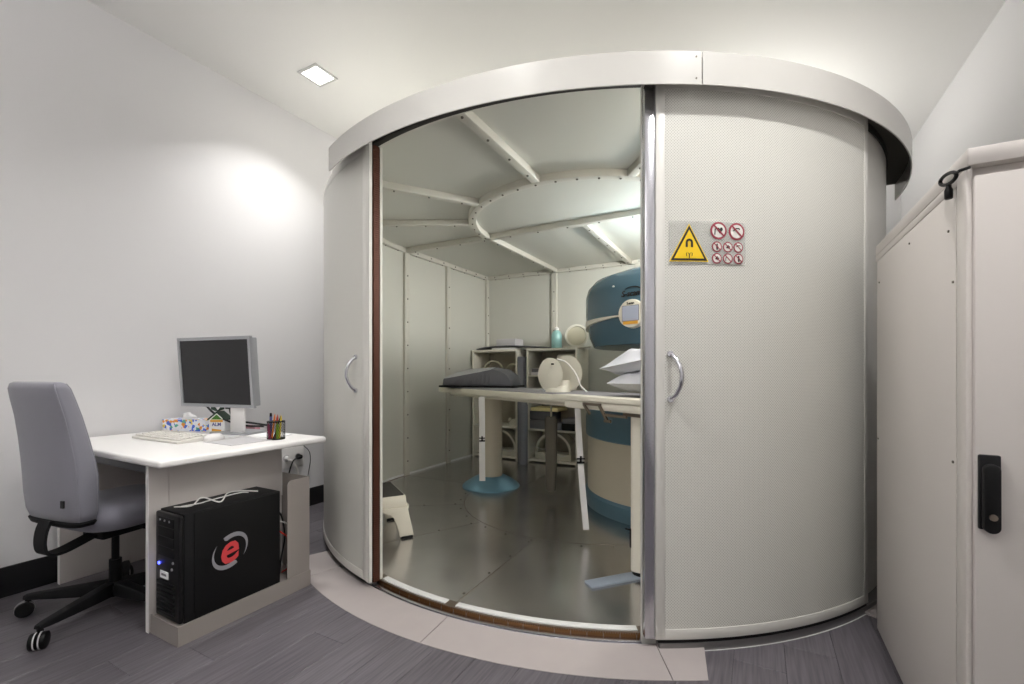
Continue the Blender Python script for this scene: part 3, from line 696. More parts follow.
B(-.16, .15, -.06, .06, 0, .075).build('box', 'tissue_print', tb, bevel=.002, local=True)
MB().loft([sell(-.02, 0, .05, .018, .07, 16, 2), sell(-.015, .004, .045, .03, .09, 16, 2), sell(-.03, -.004, .03, .014, .108, 16, 2), sell(-.02, 0, .01, .004, .118, 16, 2)]).build('tissue', 'paper', tb, local=True)
t2 = thing('tissue_box', 'smaller orange and blue printed box next to the house carton', 'box', (-3.14, 1.775, DT), math.radians(22))
B(-.05, .075, -.05, .05, 0, .08).build('box', 'tissue_print', t2, bevel=.002, local=True)
hc = thing('house_carton', 'little house shaped carton with green roof and bow by the monitor', 'carton', (-3.045, 1.68, DT), math.radians(28))
MB().prism([(-.05, -.03, 0), (.05, -.03, 0), (.05, -.03, .085), (0, -.03, .125), (-.05, -.03, .085)], (0, .07, 0)).build('body', 'paper', hc, bevel=.001, local=True)
for s in (-1, 1): MB().prism([(0, -.034, .128), (s * .058, -.034, .08), (s * .058, -.034, .088), (0, -.034, .137)], (0, .078, 0)).build('roof', 'carton_green', hc, local=True)
MB().prism([(-.036, -.031, .086), (.036, -.031, .086), (0, -.031, .118)], (0, -.0015, 0)).build('gable_print', 'carton_leaf', hc, local=True)
MB().prism([(-.04, -.031, .07), (.04, -.031, .07), (.04, -.031, .083), (-.04, -.031, .083)], (0, -.001, 0)).build('band_print', 'orange', hc, local=True)
WMhc = WM[hc.name]
text('lettering', 'ALM', .03, WMhc @ frame((0, -.0315, .054), (1, 0, 0), (0, 0, 1)), 'pen_blue', hc, bold=.0008)
MB().prism([(-.03, -.031, .006), (.03, -.031, .006), (.03, -.031, .02), (-.03, -.031, .028)], (0, -.001, 0)).build('foot_print', 'orange', hc, local=True)
for s in (-1, 1): MB().loft([sell(s * .004, -.02, .006, .012, .138, 12, 2), sell(s * .024, -.02, .016, .016, .150, 12, 2), sell(s * .03, -.02, .012, .012, .164, 12, 2)]).build('bow', 'carton_green', hc, local=True)
# pen cup and pens
pc = Vector((-2.455, 1.668, DT)); CR, CHt = .047, .105
cu = thing('pen_cup', 'black wire mesh pen cup on the desk corner', 'pen cup', pc)
for z in (.0, CHt - .006): MB().lathe([(CR - .003, z), (CR + .001, z), (CR + .001, z + .006), (CR - .003, z + .006)], 28, pc).build('rim', 'black', cu)
MB().lathe([(.002, .0005), (CR - .003, .0005), (CR - .003, .003), (.002, .003)], 28, pc).build('base', 'black', cu)
mesh = MB()
for i in range(26):
    for sg_ in (-1, 1):
        pp = [pc + Vector((CR * math.cos(2 * PI * i / 26 + sg_ * 1.1 * q / 6), CR * math.sin(2 * PI * i / 26 + sg_ * 1.1 * q / 6), .004 + (CHt - .008) * q / 6)) for q in range(7)]
        mesh.tube(pp, .0007, 3)
mesh.build('wire_mesh', 'black', cu)['kind'] = 'stuff'
pens = [('pen_blue', (-.028, -.012), (-.034, -.010), .15, .007, 'dark blue marker with black cap in the pen cup'),
        ('pen_red', (-.02, .012), (.000, .01), .142, .006, 'red pencil leaning in the pen cup'),
        ('pen_orange', (-.008, -.02), (.008, -.012), .148, .005, 'orange pencil standing in the pen cup'),
        ('pen_cream', (.006, .02), (.016, .016), .145, .005, 'cream coloured pencil at the back of the pen cup'),
        ('pen_yellow', (.022, .006), (.03, .012), .138, .005, 'yellow pencil in the pen cup'),
        ('pen_green', (.03, -.012), (.034, -.014), .10, .0085, 'short green highlighter in the pen cup'),
        ('pen_magenta', (-.014, -.03), (-.02, -.034), .095, .007, 'short purple pen low in the pen cup'),
        ('black', (.014, -.026), (.052, -.006), .14, .003, 'thin black pencil slanting out of the pen cup')]
for m_, b_, t_2, L_, r_, lab in pens:
    p0 = pc + Vector((b_[0], b_[1], .004)); p1 = pc + Vector((t_2[0], t_2[1], L_))
    pe = thing('pen', lab, 'pen', p0, 0, 'pens in the cup')
    q = p0.lerp(p1, .86)
    MB().cyl(p0, q, r_, None, 8).build('barrel', m_, pe)
    MB().cyl(q, p1, r_ * (1 if m_ == 'pen_blue' else .95), r_ * (.8 if m_ == 'pen_blue' else .15), 8).build('tip', 'black' if m_ == 'pen_blue' else m_, pe)
# wall outlet
oc = Vector((XL, 2.54, .46))
ou = thing('wall_outlet', 'white double wall socket behind the desk', 'outlet', oc)
B(XL, XL + .012, 2.43, 2.66, .38, .55).build('plate', 'white_plastic', ou, bevel=.003)
for y in (2.49, 2.60): MB().cyl((XL + .011, y, .465), (XL + .014, y, .465), .03, None, 20).build('socket', 'mat_grey', ou)
pl = thing('power_plug', 'black plug with cable in the wall socket', 'plug', (XL + .014, 2.60, .465))
MB().cyl((XL + .014, 2.60, .465), (XL + .055, 2.60, .465), .024, .018, 16).build('plug_body', 'black', pl)
MB().tube(spline([(XL + .05, 2.60, .465), (XL + .09, 2.56, .475), (XL + .09, 2.50, .45), (XL + .08, 2.47, .36), (XL + .07, 2.46, .28), (XL + .05, 2.44, .17)]), .006, 8).build('cable', 'cable_black', pl)
p2 = thing('power_plug', 'white plug below the black one in the wall socket', 'plug', (XL + .014, 2.49, .465))
MB().cyl((XL + .014, 2.49, .465), (XL + .05, 2.49, .465), .022, .016, 16).build('plug_body', 'white_plastic', p2)
MB().tube(spline([(XL + .045, 2.49, .46), (XL + .075, 2.52, .43), (XL + .07, 2.56, .34), (XL + .05, 2.57, .30), (XL + .03, 2.57, .17)]), .009, 8).build('cable', 'cable_white', p2)
tag(MB().tube(spline([(XL + .012, 2.66, .55), (XL + .02, 2.71, .49), (XL + .02, 2.72, .40), (XL + .02, 2.70, .30), (XL + .02, 2.68, .17)]), .003, 6).build('wall_cable', 'cable_black'), 'thin dark cable running down the wall beside the socket', 'cable')
# ------------------------------------------------------------------ office chair
chx, chy = -2.91, 1.09
CA = math.radians(9)
oc_ = thing('office_chair', 'grey fabric swivel chair with high back at the desk', 'chair', (chx, chy, 0), CA)
rings = []
def bsec(z, hw, th, yc, bow):
    out = []; hw *= .91; th *= .92
    for p in sell(0, 0, hw, th, z, 40, 5):
        yy = p.y + yc + bow * ((p.x / hw) ** 2 - .4)
        out.append(Vector((p.x, yy, z)))
    return out
zs = [(.512, .190, .030, -.222, .01), (.522, .216, .046, -.222, .01), (.56, .232, .053, -.226, .012), (.64, .238, .057, -.232, .015), (.72, .239, .058, -.236, .018), (.80, .236, .055, -.245, .018), (.90, .228, .050, -.260, .016), (1.00, .219, .046, -.278, .014), (1.08, .212, .043, -.297, .012), (1.125, .206, .040, -.307, .01), (1.148, .196, .030, -.312, .01), (1.156, .18, .014, -.313, .008)]
bk = MB().loft([bsec(*q) for q in zs]).build('backrest', 'fabric', oc_, local=True, smooth=70)
sm = [Vector((q[1] * .91 * .955, q[3] - q[2] * .92 * .74 + q[4] * .51, q[0])) for q in zs[1:-1]]
MB().tube(sm, .0025, 6).build('seam', 'fabric', bk, local=True)
sm2 = [Vector((q[1] * .91 * .955, q[3] + q[2] * .92 * .74 + q[4] * .51, q[0])) for q in zs[1:-1]]
MB().tube(sm2, .0025, 6).build('seam', 'fabric', bk, local=True)
B(.165, .185, -.305, -.298, .60, .632).build('label_tab', 'black', bk, local=True)
MB().loft([bsec(.490, .17, .034, -.222, .01), bsec(.496, .206, .048, -.222, .01), bsec(.514, .222, .052, -.222, .01), bsec(.522, .215, .04, -.222, .01)]).build('back_shell', 'black_soft', oc_, local=True, smooth=60)
MB().loft([sell(0, .04, .20, .20, .44, 40, 4), sell(0, .04, .236, .235, .452, 40, 4), sell(0, .04, .248, .245, .50, 40, 4), sell(0, .04, .246, .243, .535, 40, 4), sell(0, .04, .225, .225, .556, 40, 4), sell(0, .04, .17, .17, .564, 40, 4)]).build('seat', 'fabric_seat', oc_, local=True, smooth=70)
MB().loft([sell(0, .04, .18, .18, .43, 40, 4), sell(0, .04, .19, .19, .452, 40, 4)]).build('seat_pan', 'black_soft', oc_, local=True)
# flat J bar carrying the backrest
jp = spline([(0, -.275, .52), (0, -.292, .47), (0, -.296, .41), (0, -.28, .37), (0, -.22, .362), (0, -.10, .395), (0, .0, .41)], 6)
jb = []
for i, p in enumerate(jp):
    d = (jp[min(i + 1, len(jp) - 1)] - jp[max(i - 1, 0)]).normalized(); nn = Vector((0, -d.z, d.y))
    jb.append([p + Vector((-.04, 0, 0)) - nn * .006, p + Vector((.04, 0, 0)) - nn * .006, p + Vector((.04, 0, 0)) + nn * .006, p + Vector((-.04, 0, 0)) + nn * .006])
MB().loft(jb).build('back_bar', 'black_soft', oc_, local=True)
B(-.08, .08, -.10, .14, .375, .43).build('tilt_mechanism', 'black_soft', oc_, bevel=.01, local=True)
MB().tube([(.07, .05, .40), (.20, .06, .395), (.26, .07, .39)], .007, 8).build('lever', 'black', oc_, local=True)
MB().cyl((0, 0, .20), (0, 0, .38), .016, None, 16).build('gas_piston', 'black', oc_, local=True)
MB().cyl((0, 0, .09), (0, 0, .24), .028, .026, 18).build('gas_column', 'black', oc_, local=True)
MB().lathe([(.03, .06), (.055, .065), (.055, .115), (.04, .13)], 24).build('hub', 'black_soft', oc_, local=True)
LR = .36; base_a = math.radians(-136) - CA
for i in range(5):
    a = base_a + i * 2 * PI / 5; d = Vector((math.cos(a), math.sin(a), 0)); s = Vector((-d.y, d.x, 0)); R_ = []
    for r_, hw, z0, z1 in ((.03, .034, .068, .13), (.12, .031, .07, .124), (.24, .028, .076, .114), (LR - .02, .024, .082, .106), (LR + .014, .016, .084, .102)):
        p = d * r_; R_.append([p + s * hw + Vector((0, 0, z0)), p + s * hw * .75 + Vector((0, 0, z1)), p - s * hw * .75 + Vector((0, 0, z1)), p - s * hw + Vector((0, 0, z0))])
    leg = MB().loft(R_).build('base_leg', 'black_soft', oc_, bevel=.003, local=True)
    p = d * LR; ca = a + .5; cdx = Vector((math.cos(ca), math.sin(ca), 0)); cs = Vector((-cdx.y, cdx.x, 0)); c0 = p + cdx * .012
    MB().cyl(p + Vector((0, 0, .05)), p + Vector((0, 0, .09)), .012, None, 10).build('castor_stem', 'black', leg, local=True)
    for sgn in (-1, 1):
        cc = c0 + Vector((0, 0, .036))
        MB().cyl(cc + cs * sgn * .005, cc + cs * sgn * .028, .036, .034, 24).build('castor_wheel', 'black', leg, bevel=.003, local=True)
        MB().cyl(cc + cs * sgn * .006, cc + cs * sgn * .011, .0366, None, 24).build('castor_band', 'mat_grey', leg, local=True)
# ------------------------------------------------------------------ inside the cabin: step stool
so = thing('step_stool', 'beige plastic step stool with dark tread inside the cabin', 'stool', (-2.15, 2.46, ZF))
fx = Vector((-.555, -.832, 0)); sx = Vector((-.832, .555, 0)); SO = Vector((-2.15, 2.46, 0))   # front edge runs along fx, depth along sx
def S(a, b, z): p = SO + fx * a + sx * b; return (p.x, p.y, z)
W_, D_ = .46, .46; ZT_ = .305
MB().loft([[Vector(S(.01, .01, ZF + .22)), Vector(S(W_ - .01, .01, ZF + .22)), Vector(S(W_ - .01, D_ - .01, ZF + .22)), Vector(S(.01, D_ - .01, ZF + .22))],
           [Vector(S(.018, .018, ZF + ZT_ - .01)), Vector(S(W_ - .018, .018, ZF + ZT_ - .01)), Vector(S(W_ - .018, D_ - .018, ZF + ZT_ - .01)), Vector(S(.018, D_ - .018, ZF + ZT_ - .01))]]).build('body', 'stool', so, bevel=.006)
MB().add([S(.03, .03, ZF + ZT_ - .011), S(W_ - .03, .03, ZF + ZT_ - .011), S(W_ - .03, D_ - .03, ZF + ZT_ - .011), S(.03, D_ - .03, ZF + ZT_ - .011), S(.03, .03, ZF + ZT_ - .003), S(W_ - .03, .03, ZF + ZT_ - .003), S(W_ - .03, D_ - .03, ZF + ZT_ - .003), S(.03, D_ - .03, ZF + ZT_ - .003)],
         [(0, 3, 2, 1), (4, 5, 6, 7), (0, 1, 5, 4), (1, 2, 6, 5), (2, 3, 7, 6), (3, 0, 4, 7)]).build('tread', 'stool_mat', so)
def stoolside(bb, th):      # arched front or back skirt: two legs joined by an arch
    pts = [(-.035, .012), (.06, .012), (.085, .10), (.105, .15), (.135, .18), (.18, .195)]
    mir = [(W_ - a, z) for a, z in pts[::-1]]
    low = pts + mir; outer = [(W_ - .01, .22), (.01, .22)]
    MB().prism([S(a, bb, ZF + z) for a, z in low + outer], sx * th).build('skirt', 'stool', so, bevel=.003)
stoolside(.0, .02); stoolside(D_ - .02, .02)
for a in (-.005, W_ - .015): MB().prism([S(a, .02, ZF + .20), S(a, D_ - .02, ZF + .20), S(a, D_ - .02, ZF + .225), S(a, .02, ZF + .225)], fx * .02).build('skirt', 'stool', so)
for a in (-.025, W_ - .05):
    for b in (-.005, D_ - .03): MB().obox(Vector(S(a + .038, b + .017, 0)), fx, sx, .04, .02, ZF, ZF + .016).build('foot', 'black', so, bevel=.003)
# ------------------------------------------------------------------ patient table
TU = Vector((.883, -.469, 0)).normalized(); TV = Vector((-TU.y, TU.x, 0)); TP = Vector((-2.40, 3.99, 0))
def T(a, b, z): p = TP + TU * a + TV * b; return Vector((p.x, p.y, z))
ZT = 1.03; TW = .27; A0, A1 = -.63, 2.6
pt = thing('patient_table', 'long cream patient table with rounded end on blue footed column', 'table', (TP.x, TP.y, ZF))
def tabout(inset, n=20):
    w = TW - inset; o = []
    for i in range(n + 1): t = PI / 2 + PI * i / n; o.append((A0 + w * 1.0 * math.cos(t), w * math.sin(t)))
    return o + [(A1 - inset, -w), (A1 - inset, w)]
MB().prism([T(a, b, ZT - .055) for a, b in tabout(0)], (0, 0, .055)).build('table_top', 'table_cream', pt, bevel=.012, seg=3)
MB().prism([T(a, b, ZT) for a, b in tabout(.035)], (0, 0, .012)).build('pad', 'table_mat', pt, bevel=.004)
MB().obox(T(.85, 0, 0), TU, TV, 1.4, .2, ZT - .085, ZT - .055).build('under_frame', 'table_cream', pt, bevel=.004)
MB().lathe([(.115, ZF + .06), (.115, ZT - .085)], 32, (TP.x, TP.y, 0)).build('column', 'magnet_beige', pt)
MB().lathe([(.292, ZF), (.292, ZF + .008), (.27, ZF + .03), (.2, ZF + .075), (.15, ZF + .10), (.118, ZF + .11)], 56, (TP.x, TP.y, 0)).build('foot', 'base_blue', pt, smooth=40)
def strap(a, z0, m2=0.02, hw=.019, bz=.55):
    p = T(a, -TW - .004, 0); L = []
    path = [(.02, ZT - .06), (.0, ZT - .066), (-.006, ZT - .09), (-.004, .8), (-.002 + m2 * .3, .5), (m2, z0)]
    pts = spline([(T(a + m2 * 0, -TW + q[0] , q[1]) + TU * (m2 * (ZT - q[1]) * 1.0)) for q in path], 5)
    for q in pts: L.append([q - RT * hw - FW * .0015, q + RT * hw - FW * .0015, q + RT * hw + FW * .0015, q - RT * hw + FW * .0015])
    o = MB().loft(L).build('strap', 'strap', pt)
    mid = min(pts, key=lambda q: abs(q.z - bz))
    c = mid - FW * .006; UU, VV = RT, FW
    MB().obox(c, UU, VV, .027, .006, bz - .03, bz - .018).build('buckle', 'black', o); MB().obox(c, UU, VV, .006, .006, bz - .018, bz + .02).build('buckle', 'black', o)
    MB().obox(c, UU, VV, .027, .005, bz - .002, bz + .006).build('buckle', 'black', o)
strap(.29, .18, .0, hw=.028, bz=.58); strap(1.62, .11, .04, hw=.021, bz=.60)
# side board on its own leg
SBc = T(2.02, -.36, 0)
MB().obox(T(2.06, -.37, 0), TU, TV, .36, .09, ZT - .06, ZT - .012).build('side_board', 'table_cream', pt, bevel=.006)
MB().obox(T(1.98, -.40, 0), TU, TV, .40, .07, ZT - .012, ZT + .02).build('side_rail', 'table_cream', pt, bevel=.006)
LG = Vector((-.585, 2.63, 0))
lg = MB().loft([sell(LG.x, LG.y, .055, .055, z, 32, 3) for z in (ZF + .035, ZF + .04, .93, .945)]).build('support_leg', 'table_cream', pt)
MB().lathe([(.05, ZF + .012), (.05, ZF + .04)], 24, LG).build('leg_collar', 'black', lg)
LD = (Vector((-.81, 2.37, 0)) - LG).normalized(); LS = Vector((-LD.y, LD.x, 0))
MB().obox(LG + LD * .155, LD, LS, .19, .042, ZF, ZF + .012).build('foot_plate', 'foot_plate', lg, bevel=.003)
nL = Vector((-.75, -.66, 0)).normalized(); sL = Vector((-nL.y, nL.x, 0))
MB().obox(LG + nL * .056 - sL * .012, sL, nL, .012, .006, .20, .31).build('latch', 'black', lg, bevel=.003)
MB().tube([LG + nL * .056 - sL * .01 + Vector((0, 0, .30)), LG + nL * .085 - sL * .03 + Vector((0, 0, .305))], .005, 6).build('latch_lever', 'black', lg)
MB().obox(LG + Vector((0, 0, 0)), TU, TV, .085, .06, .945, .968).build('bracket', 'steel_dark', lg, bevel=.003)
bc = T(1.86, -.475, 0)
def bar(a0, z0, a1, z1, wdt=.0075):
    d = Vector((a1 - a0, z1 - z0)).normalized(); n = Vector((-d.y, d.x)) * wdt
    return MB().prism([T(a0 + n.x, -.474, z0 + n.y), T(a1 + n.x, -.474, z1 + n.y), T(a1 - n.x, -.474, z1 - n.y), T(a0 - n.x, -.474, z0 - n.y)], -TV * .012)
for q in ((1.90, 1.005, 2.05, 1.005), (1.905, 1.0, 1.96, .945), (2.04, 1.0, 2.10, .92), (2.09, .95, 2.25, .95), (2.08, .915, 2.13, .915)): bar(*q).build('clamp', 'steel_dark', pt)
# ------------------------------------------------------------------ things on the table
wc = thing('wedge_cushion', 'dark grey wedge cushion on black tray on rounded table end', 'cushion', T(-.42, 0, ZT + .012))
CUX, CUY = Vector((.985, .17, 0)).normalized(), Vector((-.17, .985, 0)).normalized(); CUC = T(-.17, -.03, 0)
def K(a, b, z): p = CUC + CUX * a + CUY * b; return Vector((p.x, p.y, ZT + z))
MB().prism([K(a, b, .012) for a, b in ((-.39, -.19), (.43, -.19), (.43, .19), (-.39, .19))], (0, 0, .02)).build('tray', 'black_soft', wc, bevel=.006)
pfF = [(-.36, .032), (.40, .032), (.39, .085), (.35, .14), (.28, .182), (.20, .197), (-.20, .125), (-.35, .10)]    # long side towards the door
pfR = [(-.36, .032), (.40, .032), (.39, .09), (.35, .15), (.28, .195), (.12, .222), (-.20, .200), (-.35, .165)]
cb = MB().loft([[K(a, -.165, z) for a, z in pfF], [K(a, .165, z) for a, z in pfR]]).build('cushion_body', 'cushion', wc, bevel=.01, seg=2)
for i in range(9):                                   # pleats of the gathered cover on the long side
    a0 = -.20 + i * .045; hgt = .105 + .09 * min(1, (a0 + .24) / .4)
    MB().tube([K(a0 - .02, -.166, .034), K(a0, -.169, .07), K(a0 + .018, -.166, hgt * .93)], [.002, .004, .001], 6).build('pleat', 'cushion', cb)
tF = [(.185, .1955), (-.20, .127), (-.345, .103)]; tR = [(.12, .224), (-.20, .202), (-.345, .167)]
MB().loft([[K(a, -.160, z) for a, z in tF] + [K(a, -.160, z - .006) for a, z in tF[::-1]], [K(a, .150, z) for a, z in tR] + [K(a, .150, z - .006) for a, z in tR[::-1]]]).build('lit_slope', 'cushion_lit', wc)  # pale sheet paints the light on the sloping top
# receive coil
rc = thing('receiver_coil', 'white two lobed receiver coil on foot with cable on the table', 'coil', T(1.17, -.08, ZT + .012))
Q = T(1.17, -.08, ZT + .012)
MB().loft([sell(Q.x, Q.y, .095, .085, Q.z, 28, 3), sell(Q.x, Q.y, .09, .08, Q.z + .02, 28, 3), sell(Q.x + .03, Q.y + .02, .06, .055, Q.z + .05, 28, 2.5), sell(Q.x + .03, Q.y + .02, .055, .05, Q.z + .09, 28, 2.5)]).build('foot', 'coil_white', rc)
def dish(c, nrm, R, depth, th, name, sq=1.0):
    nrm = Vector(nrm).normalized(); a = Vector((0, 0, 1)).cross(nrm).normalized(); b = nrm.cross(a); rg = []
    for r in (1, .97, .8, .55, .25, .02): rg.append([c + (a * math.cos(2 * PI * k / 32) * sq + b * math.sin(2 * PI * k / 32)) * R * r + nrm * depth * (1 - r * r) for k in range(32)])
    for r in (.02, .25, .55, .8, .97, 1): rg.append([c + (a * math.cos(2 * PI * k / 32) * sq + b * math.sin(2 * PI * k / 32)) * R * r + nrm * (depth * (1 - r * r) - th) for k in range(32)])
    return MB().loft(rg).build(name, 'coil_white', rc, smooth=50)
cz_ = Q.z + .135
nv = (FW * -1)
d1 = dish(Q + Vector((0, 0, .137)) - RT * .07 - FW * .02, -FW * .8 - RT * .6, .133, .014, .022, 'lobe', .82)
d2 = dish(Q + Vector((0, 0, .145)) + RT * .075 + FW * .03, FW * .8 + RT * .6, .145, .05, .012, 'lobe', .95)
MB().tube(spline([Q + Vector((0, 0, .26)) - RT * .01, Q + Vector((0, 0, .235)) + RT * .06 - FW * .02, Q + Vector((0, 0, .15)) + RT * .13 - FW * .05, Q + Vector((0, 0, .05)) + RT * .17 - FW * .08, Q + Vector((0, 0, .004)) + RT * .215 - FW * .1]), .007, 8).build('cable', 'cable_white', rc)
MB().obox(Q + Vector((0, 0, 0)) - RT * .05 - FW * .062, RT, FW, .011, .004, Q.z + .215, Q.z + .226).build('slot', 'black', rc)
# pillows
def pillow(name, label, c, ax, hx_, hy_, hz_, tilt, seed):
    t = thing(name, label, 'pillow', (c.x, c.y, c.z - hz_)); rnd = random.Random(seed); ax = Vector(ax).normalized(); ay = Vector((-ax.y, ax.x, 0)); rg = []
    N = 28; Mz = 14; bm_ = MB(); ph = [rnd.uniform(0, 6) for _ in range(6)]
    top, bot = [], []
    def P(u, v, sgn):
        e = max(0, (1 - abs(u) ** 2.6)) ** .62 * max(0, (1 - abs(v) ** 2.6)) ** .62
        wr = 1 + .14 * math.sin(6 * u + ph[0] + 4 * v) + .12 * math.sin(11 * v + ph[1] - 5 * u) + .06 * math.sin(17 * u + 7 * v + ph[2])
        pinch = 1 - .10 * (1 - abs(u)) * v * v
        z = sgn * hz_ * e ** .8 * wr * (1 if sgn > 0 else .7)
        px_, py_ = u * hx_ * (1 - .08 * (1 - v * v)) if False else u * hx_ * (.93 + .07 * v * v), v * hy_ * (.92 + .08 * u * u)
        return c + ax * px_ + ay * py_ + Vector((0, 0, z + tilt * u))
    vs, fs = [], []
    for s in (1, -1):
        for j in range(Mz + 1):
            for i in range(N + 1): vs.append(P(-1 + 2 * i / N, -1 + 2 * j / Mz, s))
    K = (N + 1) * (Mz + 1)
    for s in (0, 1):
        for j in range(Mz):
            for i in range(N):
                q = s * K + j * (N + 1) + i; fs.append((q, q + 1, q + N + 2, q + N + 1) if s == 0 else (q, q + N + 1, q + N + 2, q + 1))
    o = bm_.add(vs, fs).build('pillow_case', 'pillow', t, smooth=180)
    bmm = bmesh.new(); bmm.from_mesh(o.data); bmesh.ops.remove_doubles(bmm, verts=bmm.verts, dist=.0005); bmm.to_mesh(o.data); bmm.free()
    for p in o.data.polygons: p.use_smooth = True
    return t
pillow('pillow', 'white crumpled pillow, upper of the two on the patient table', T(2.24, -.13, ZT + .245), TU, .36, .2, .10, .055, 3)
pillow('pillow', 'white folded pillow, lower of the two on the patient table', T(2.27, -.15, ZT + .10), TU, .30, .2, .09, .0, 5)
# hanging arm board
hb_ = thing('arm_pad', 'long taupe arm pad hanging upright below the table edge', 'pad', T(.98, .02, .14))
Q2 = T(.78, .16, 0)
MB().loft([sell(Q2.x, Q2.y, .030, .02, .13, 20, 4), sell(Q2.x, Q2.y, .046, .024, .145, 20, 4), sell(Q2.x, Q2.y, .054, .026, .5, 20, 4), sell(Q2.x, Q2.y, .058, .026, .77, 20, 4), sell(Q2.x, Q2.y, .046, .02, .80, 20, 4)]).build('pad_body', 'pad_taupe', hb_)
MB().cyl((Q2.x, Q2.y, .80), (Q2.x, Q2.y, ZT - .086), .009, None, 10).build('pin', 'coil_beige', hb_)
# ------------------------------------------------------------------ magnet
MC = Vector((-.60, 4.24, 0)); MR = .825
mg = thing('mri_magnet', 'large blue and beige open magnet scanner with round display', 'scanner', (MC.x, MC.y, ZF))
MB().lathe([(MR, ZF), (MR + .006, ZF + .01), (MR + .006, .155), (MR - .01, .175)], 96, MC).build('base_skirt', 'magnet_blue_low', mg)
MB().lathe([(MR - .015, .175), (MR - .015, .64)], 96, MC).build('lower_drum', 'magnet_beige', mg)
MB().lathe([(MR - .01, .64), (MR + .0, .65), (MR + .0, .80), (MR - .03, .92), (MR - .09, .96), (.3, .97)], 96, MC).build('lower_pole', 'magnet_blue_low', mg)
up = [(.3, 1.415), (MR - .09, 1.415), (MR - .07, 1.42), (MR - .035, 1.50), (MR - .005, 1.66), (MR, 1.70), (MR, 1.86), (MR - .02, 1.93), (MR - .075, 1.99), (MR - .20, 2.035), (MR - .40, 2.06), (.1, 2.07)]
upo = MB().lathe(up, 96, MC).build('upper_pole', 'magnet_blue', mg, smooth=50)
B(MC.x - .28, MC.x + .6, 4.78, 5.45, ZF, 2.0).build('yoke', 'magnet_beige', mg, bevel=.06, seg=4)
def upr(z):
    for (r0, z0), (r1, z1) in zip(up, up[1:]):
        if z0 <= z <= z1 and z1 > z0: return r0 + (r1 - r0) * (z - z0) / (z1 - z0)
    return MR
def onpole(u, v):
    d = ray(u, v); a = d.x ** 2 + d.y ** 2; b = -2 * (d.x * MC.x + d.y * MC.y); c = MC.x ** 2 + MC.y ** 2 - MR * MR
    return EYE + d * ((-b - math.sqrt(max(0, b * b - 4 * a * c))) / (2 * a))
dc = onpole(632, 313.5); da = math.atan2(dc.y - MC.y, dc.x - MC.x); dn = Vector((math.cos(da), math.sin(da), 0)); ds = Vector((-dn.y, dn.x, 0))
# white wedge between the blue covers, tapering towards the display
wl = MB(); pv = []
for i in range(25):
    f = i / 24; a = da - math.radians(5) - f * math.radians(64); zc_ = dc.z - .005 - .025 * f; hh = .004 + .034 * f
    for rr in (MR - .03, MR + .004):
        for zz_ in (zc_ - hh, zc_ + hh): pv.append((MC.x + rr * math.cos(a), MC.y + rr * math.sin(a), zz_))
fs = []
for i in range(24):
    k = 4 * i; fs += [(k + 2, k + 3, k + 7, k + 6), (k, k + 4, k + 5, k + 1), (k, k + 2, k + 6, k + 4), (k + 1, k + 5, k + 7, k + 3)]
fs += [(0, 1, 3, 2), (96, 98, 99, 97)]
wl.add(pv, fs).build('white_wedge', 'table_cream', mg)
dd_ = MB().cyl(dc - dn * .03, dc + dn * .022, .112, .105, 40).build('display_disc', 'table_cream', mg, bevel=.004)
fM = frame(dc + dn * .0225, ds, (0, 0, 1))
def dpanel(name, x0, x1, y0, y1, m, z=.0): 
    mb = B(x0, x1, y0, y1, z, z + .002); mb.v = [fM @ p for p in mb.v]; return mb.build(name, m, dd_)
dpanel('display_frame', -.072, .072, -.058, .060, 'box_grey'); dpanel('display_screen', -.067, .067, -.054, .056, 'lcd', .0015); dpanel('key_bar', -.062, .062, -.082, -.058, 'orange')
text('display_lettering', 'S-scan', .026, frame(dc + dn * .0228 + Vector((0, 0, .076)), ds, (0, 0, 1)), 'sign_black', dd_, bold=.0008)
lp = onpole(630.5, 293.5); la = math.atan2(lp.y - MC.y, lp.x - MC.x); ln = Vector((math.cos(la), math.sin(la), 0)); ls = Vector((-ln.y, ln.x, 0))
text('logo_lettering', 'S-scan', .062, frame(lp + ln * .004, ls, (0, 0, 1)), 'sign_black', upo, depth=.003, font_shear=.2, bold=.001)
sw = []
for i in range(15): t = math.radians(150 - 190 * i / 14); sw.append((.075 * math.cos(t) + .02, .036 * math.sin(t) + .018))
for i in range(14, -1, -1): t = math.radians(150 - 190 * i / 14); k2 = 1 - .26 * math.sin(PI * i / 14); sw.append((.075 * math.cos(t) * (k2 * .5 + .5) + .02, .036 * math.sin(t) * k2 + .018))
MB().prism([lp + ls * a + Vector((0, 0, b)) - ln * .001 for a, b in sw], ln * .008).build('logo_swoosh', 'sign_black', upo)
ud = onpole(613.5, 286.5); 
MB().lathe([(.002, -.006), (.01, -.004), (.01, .002), (.004, .008)], 12, ud).build('indicator', 'white_strip', upo)
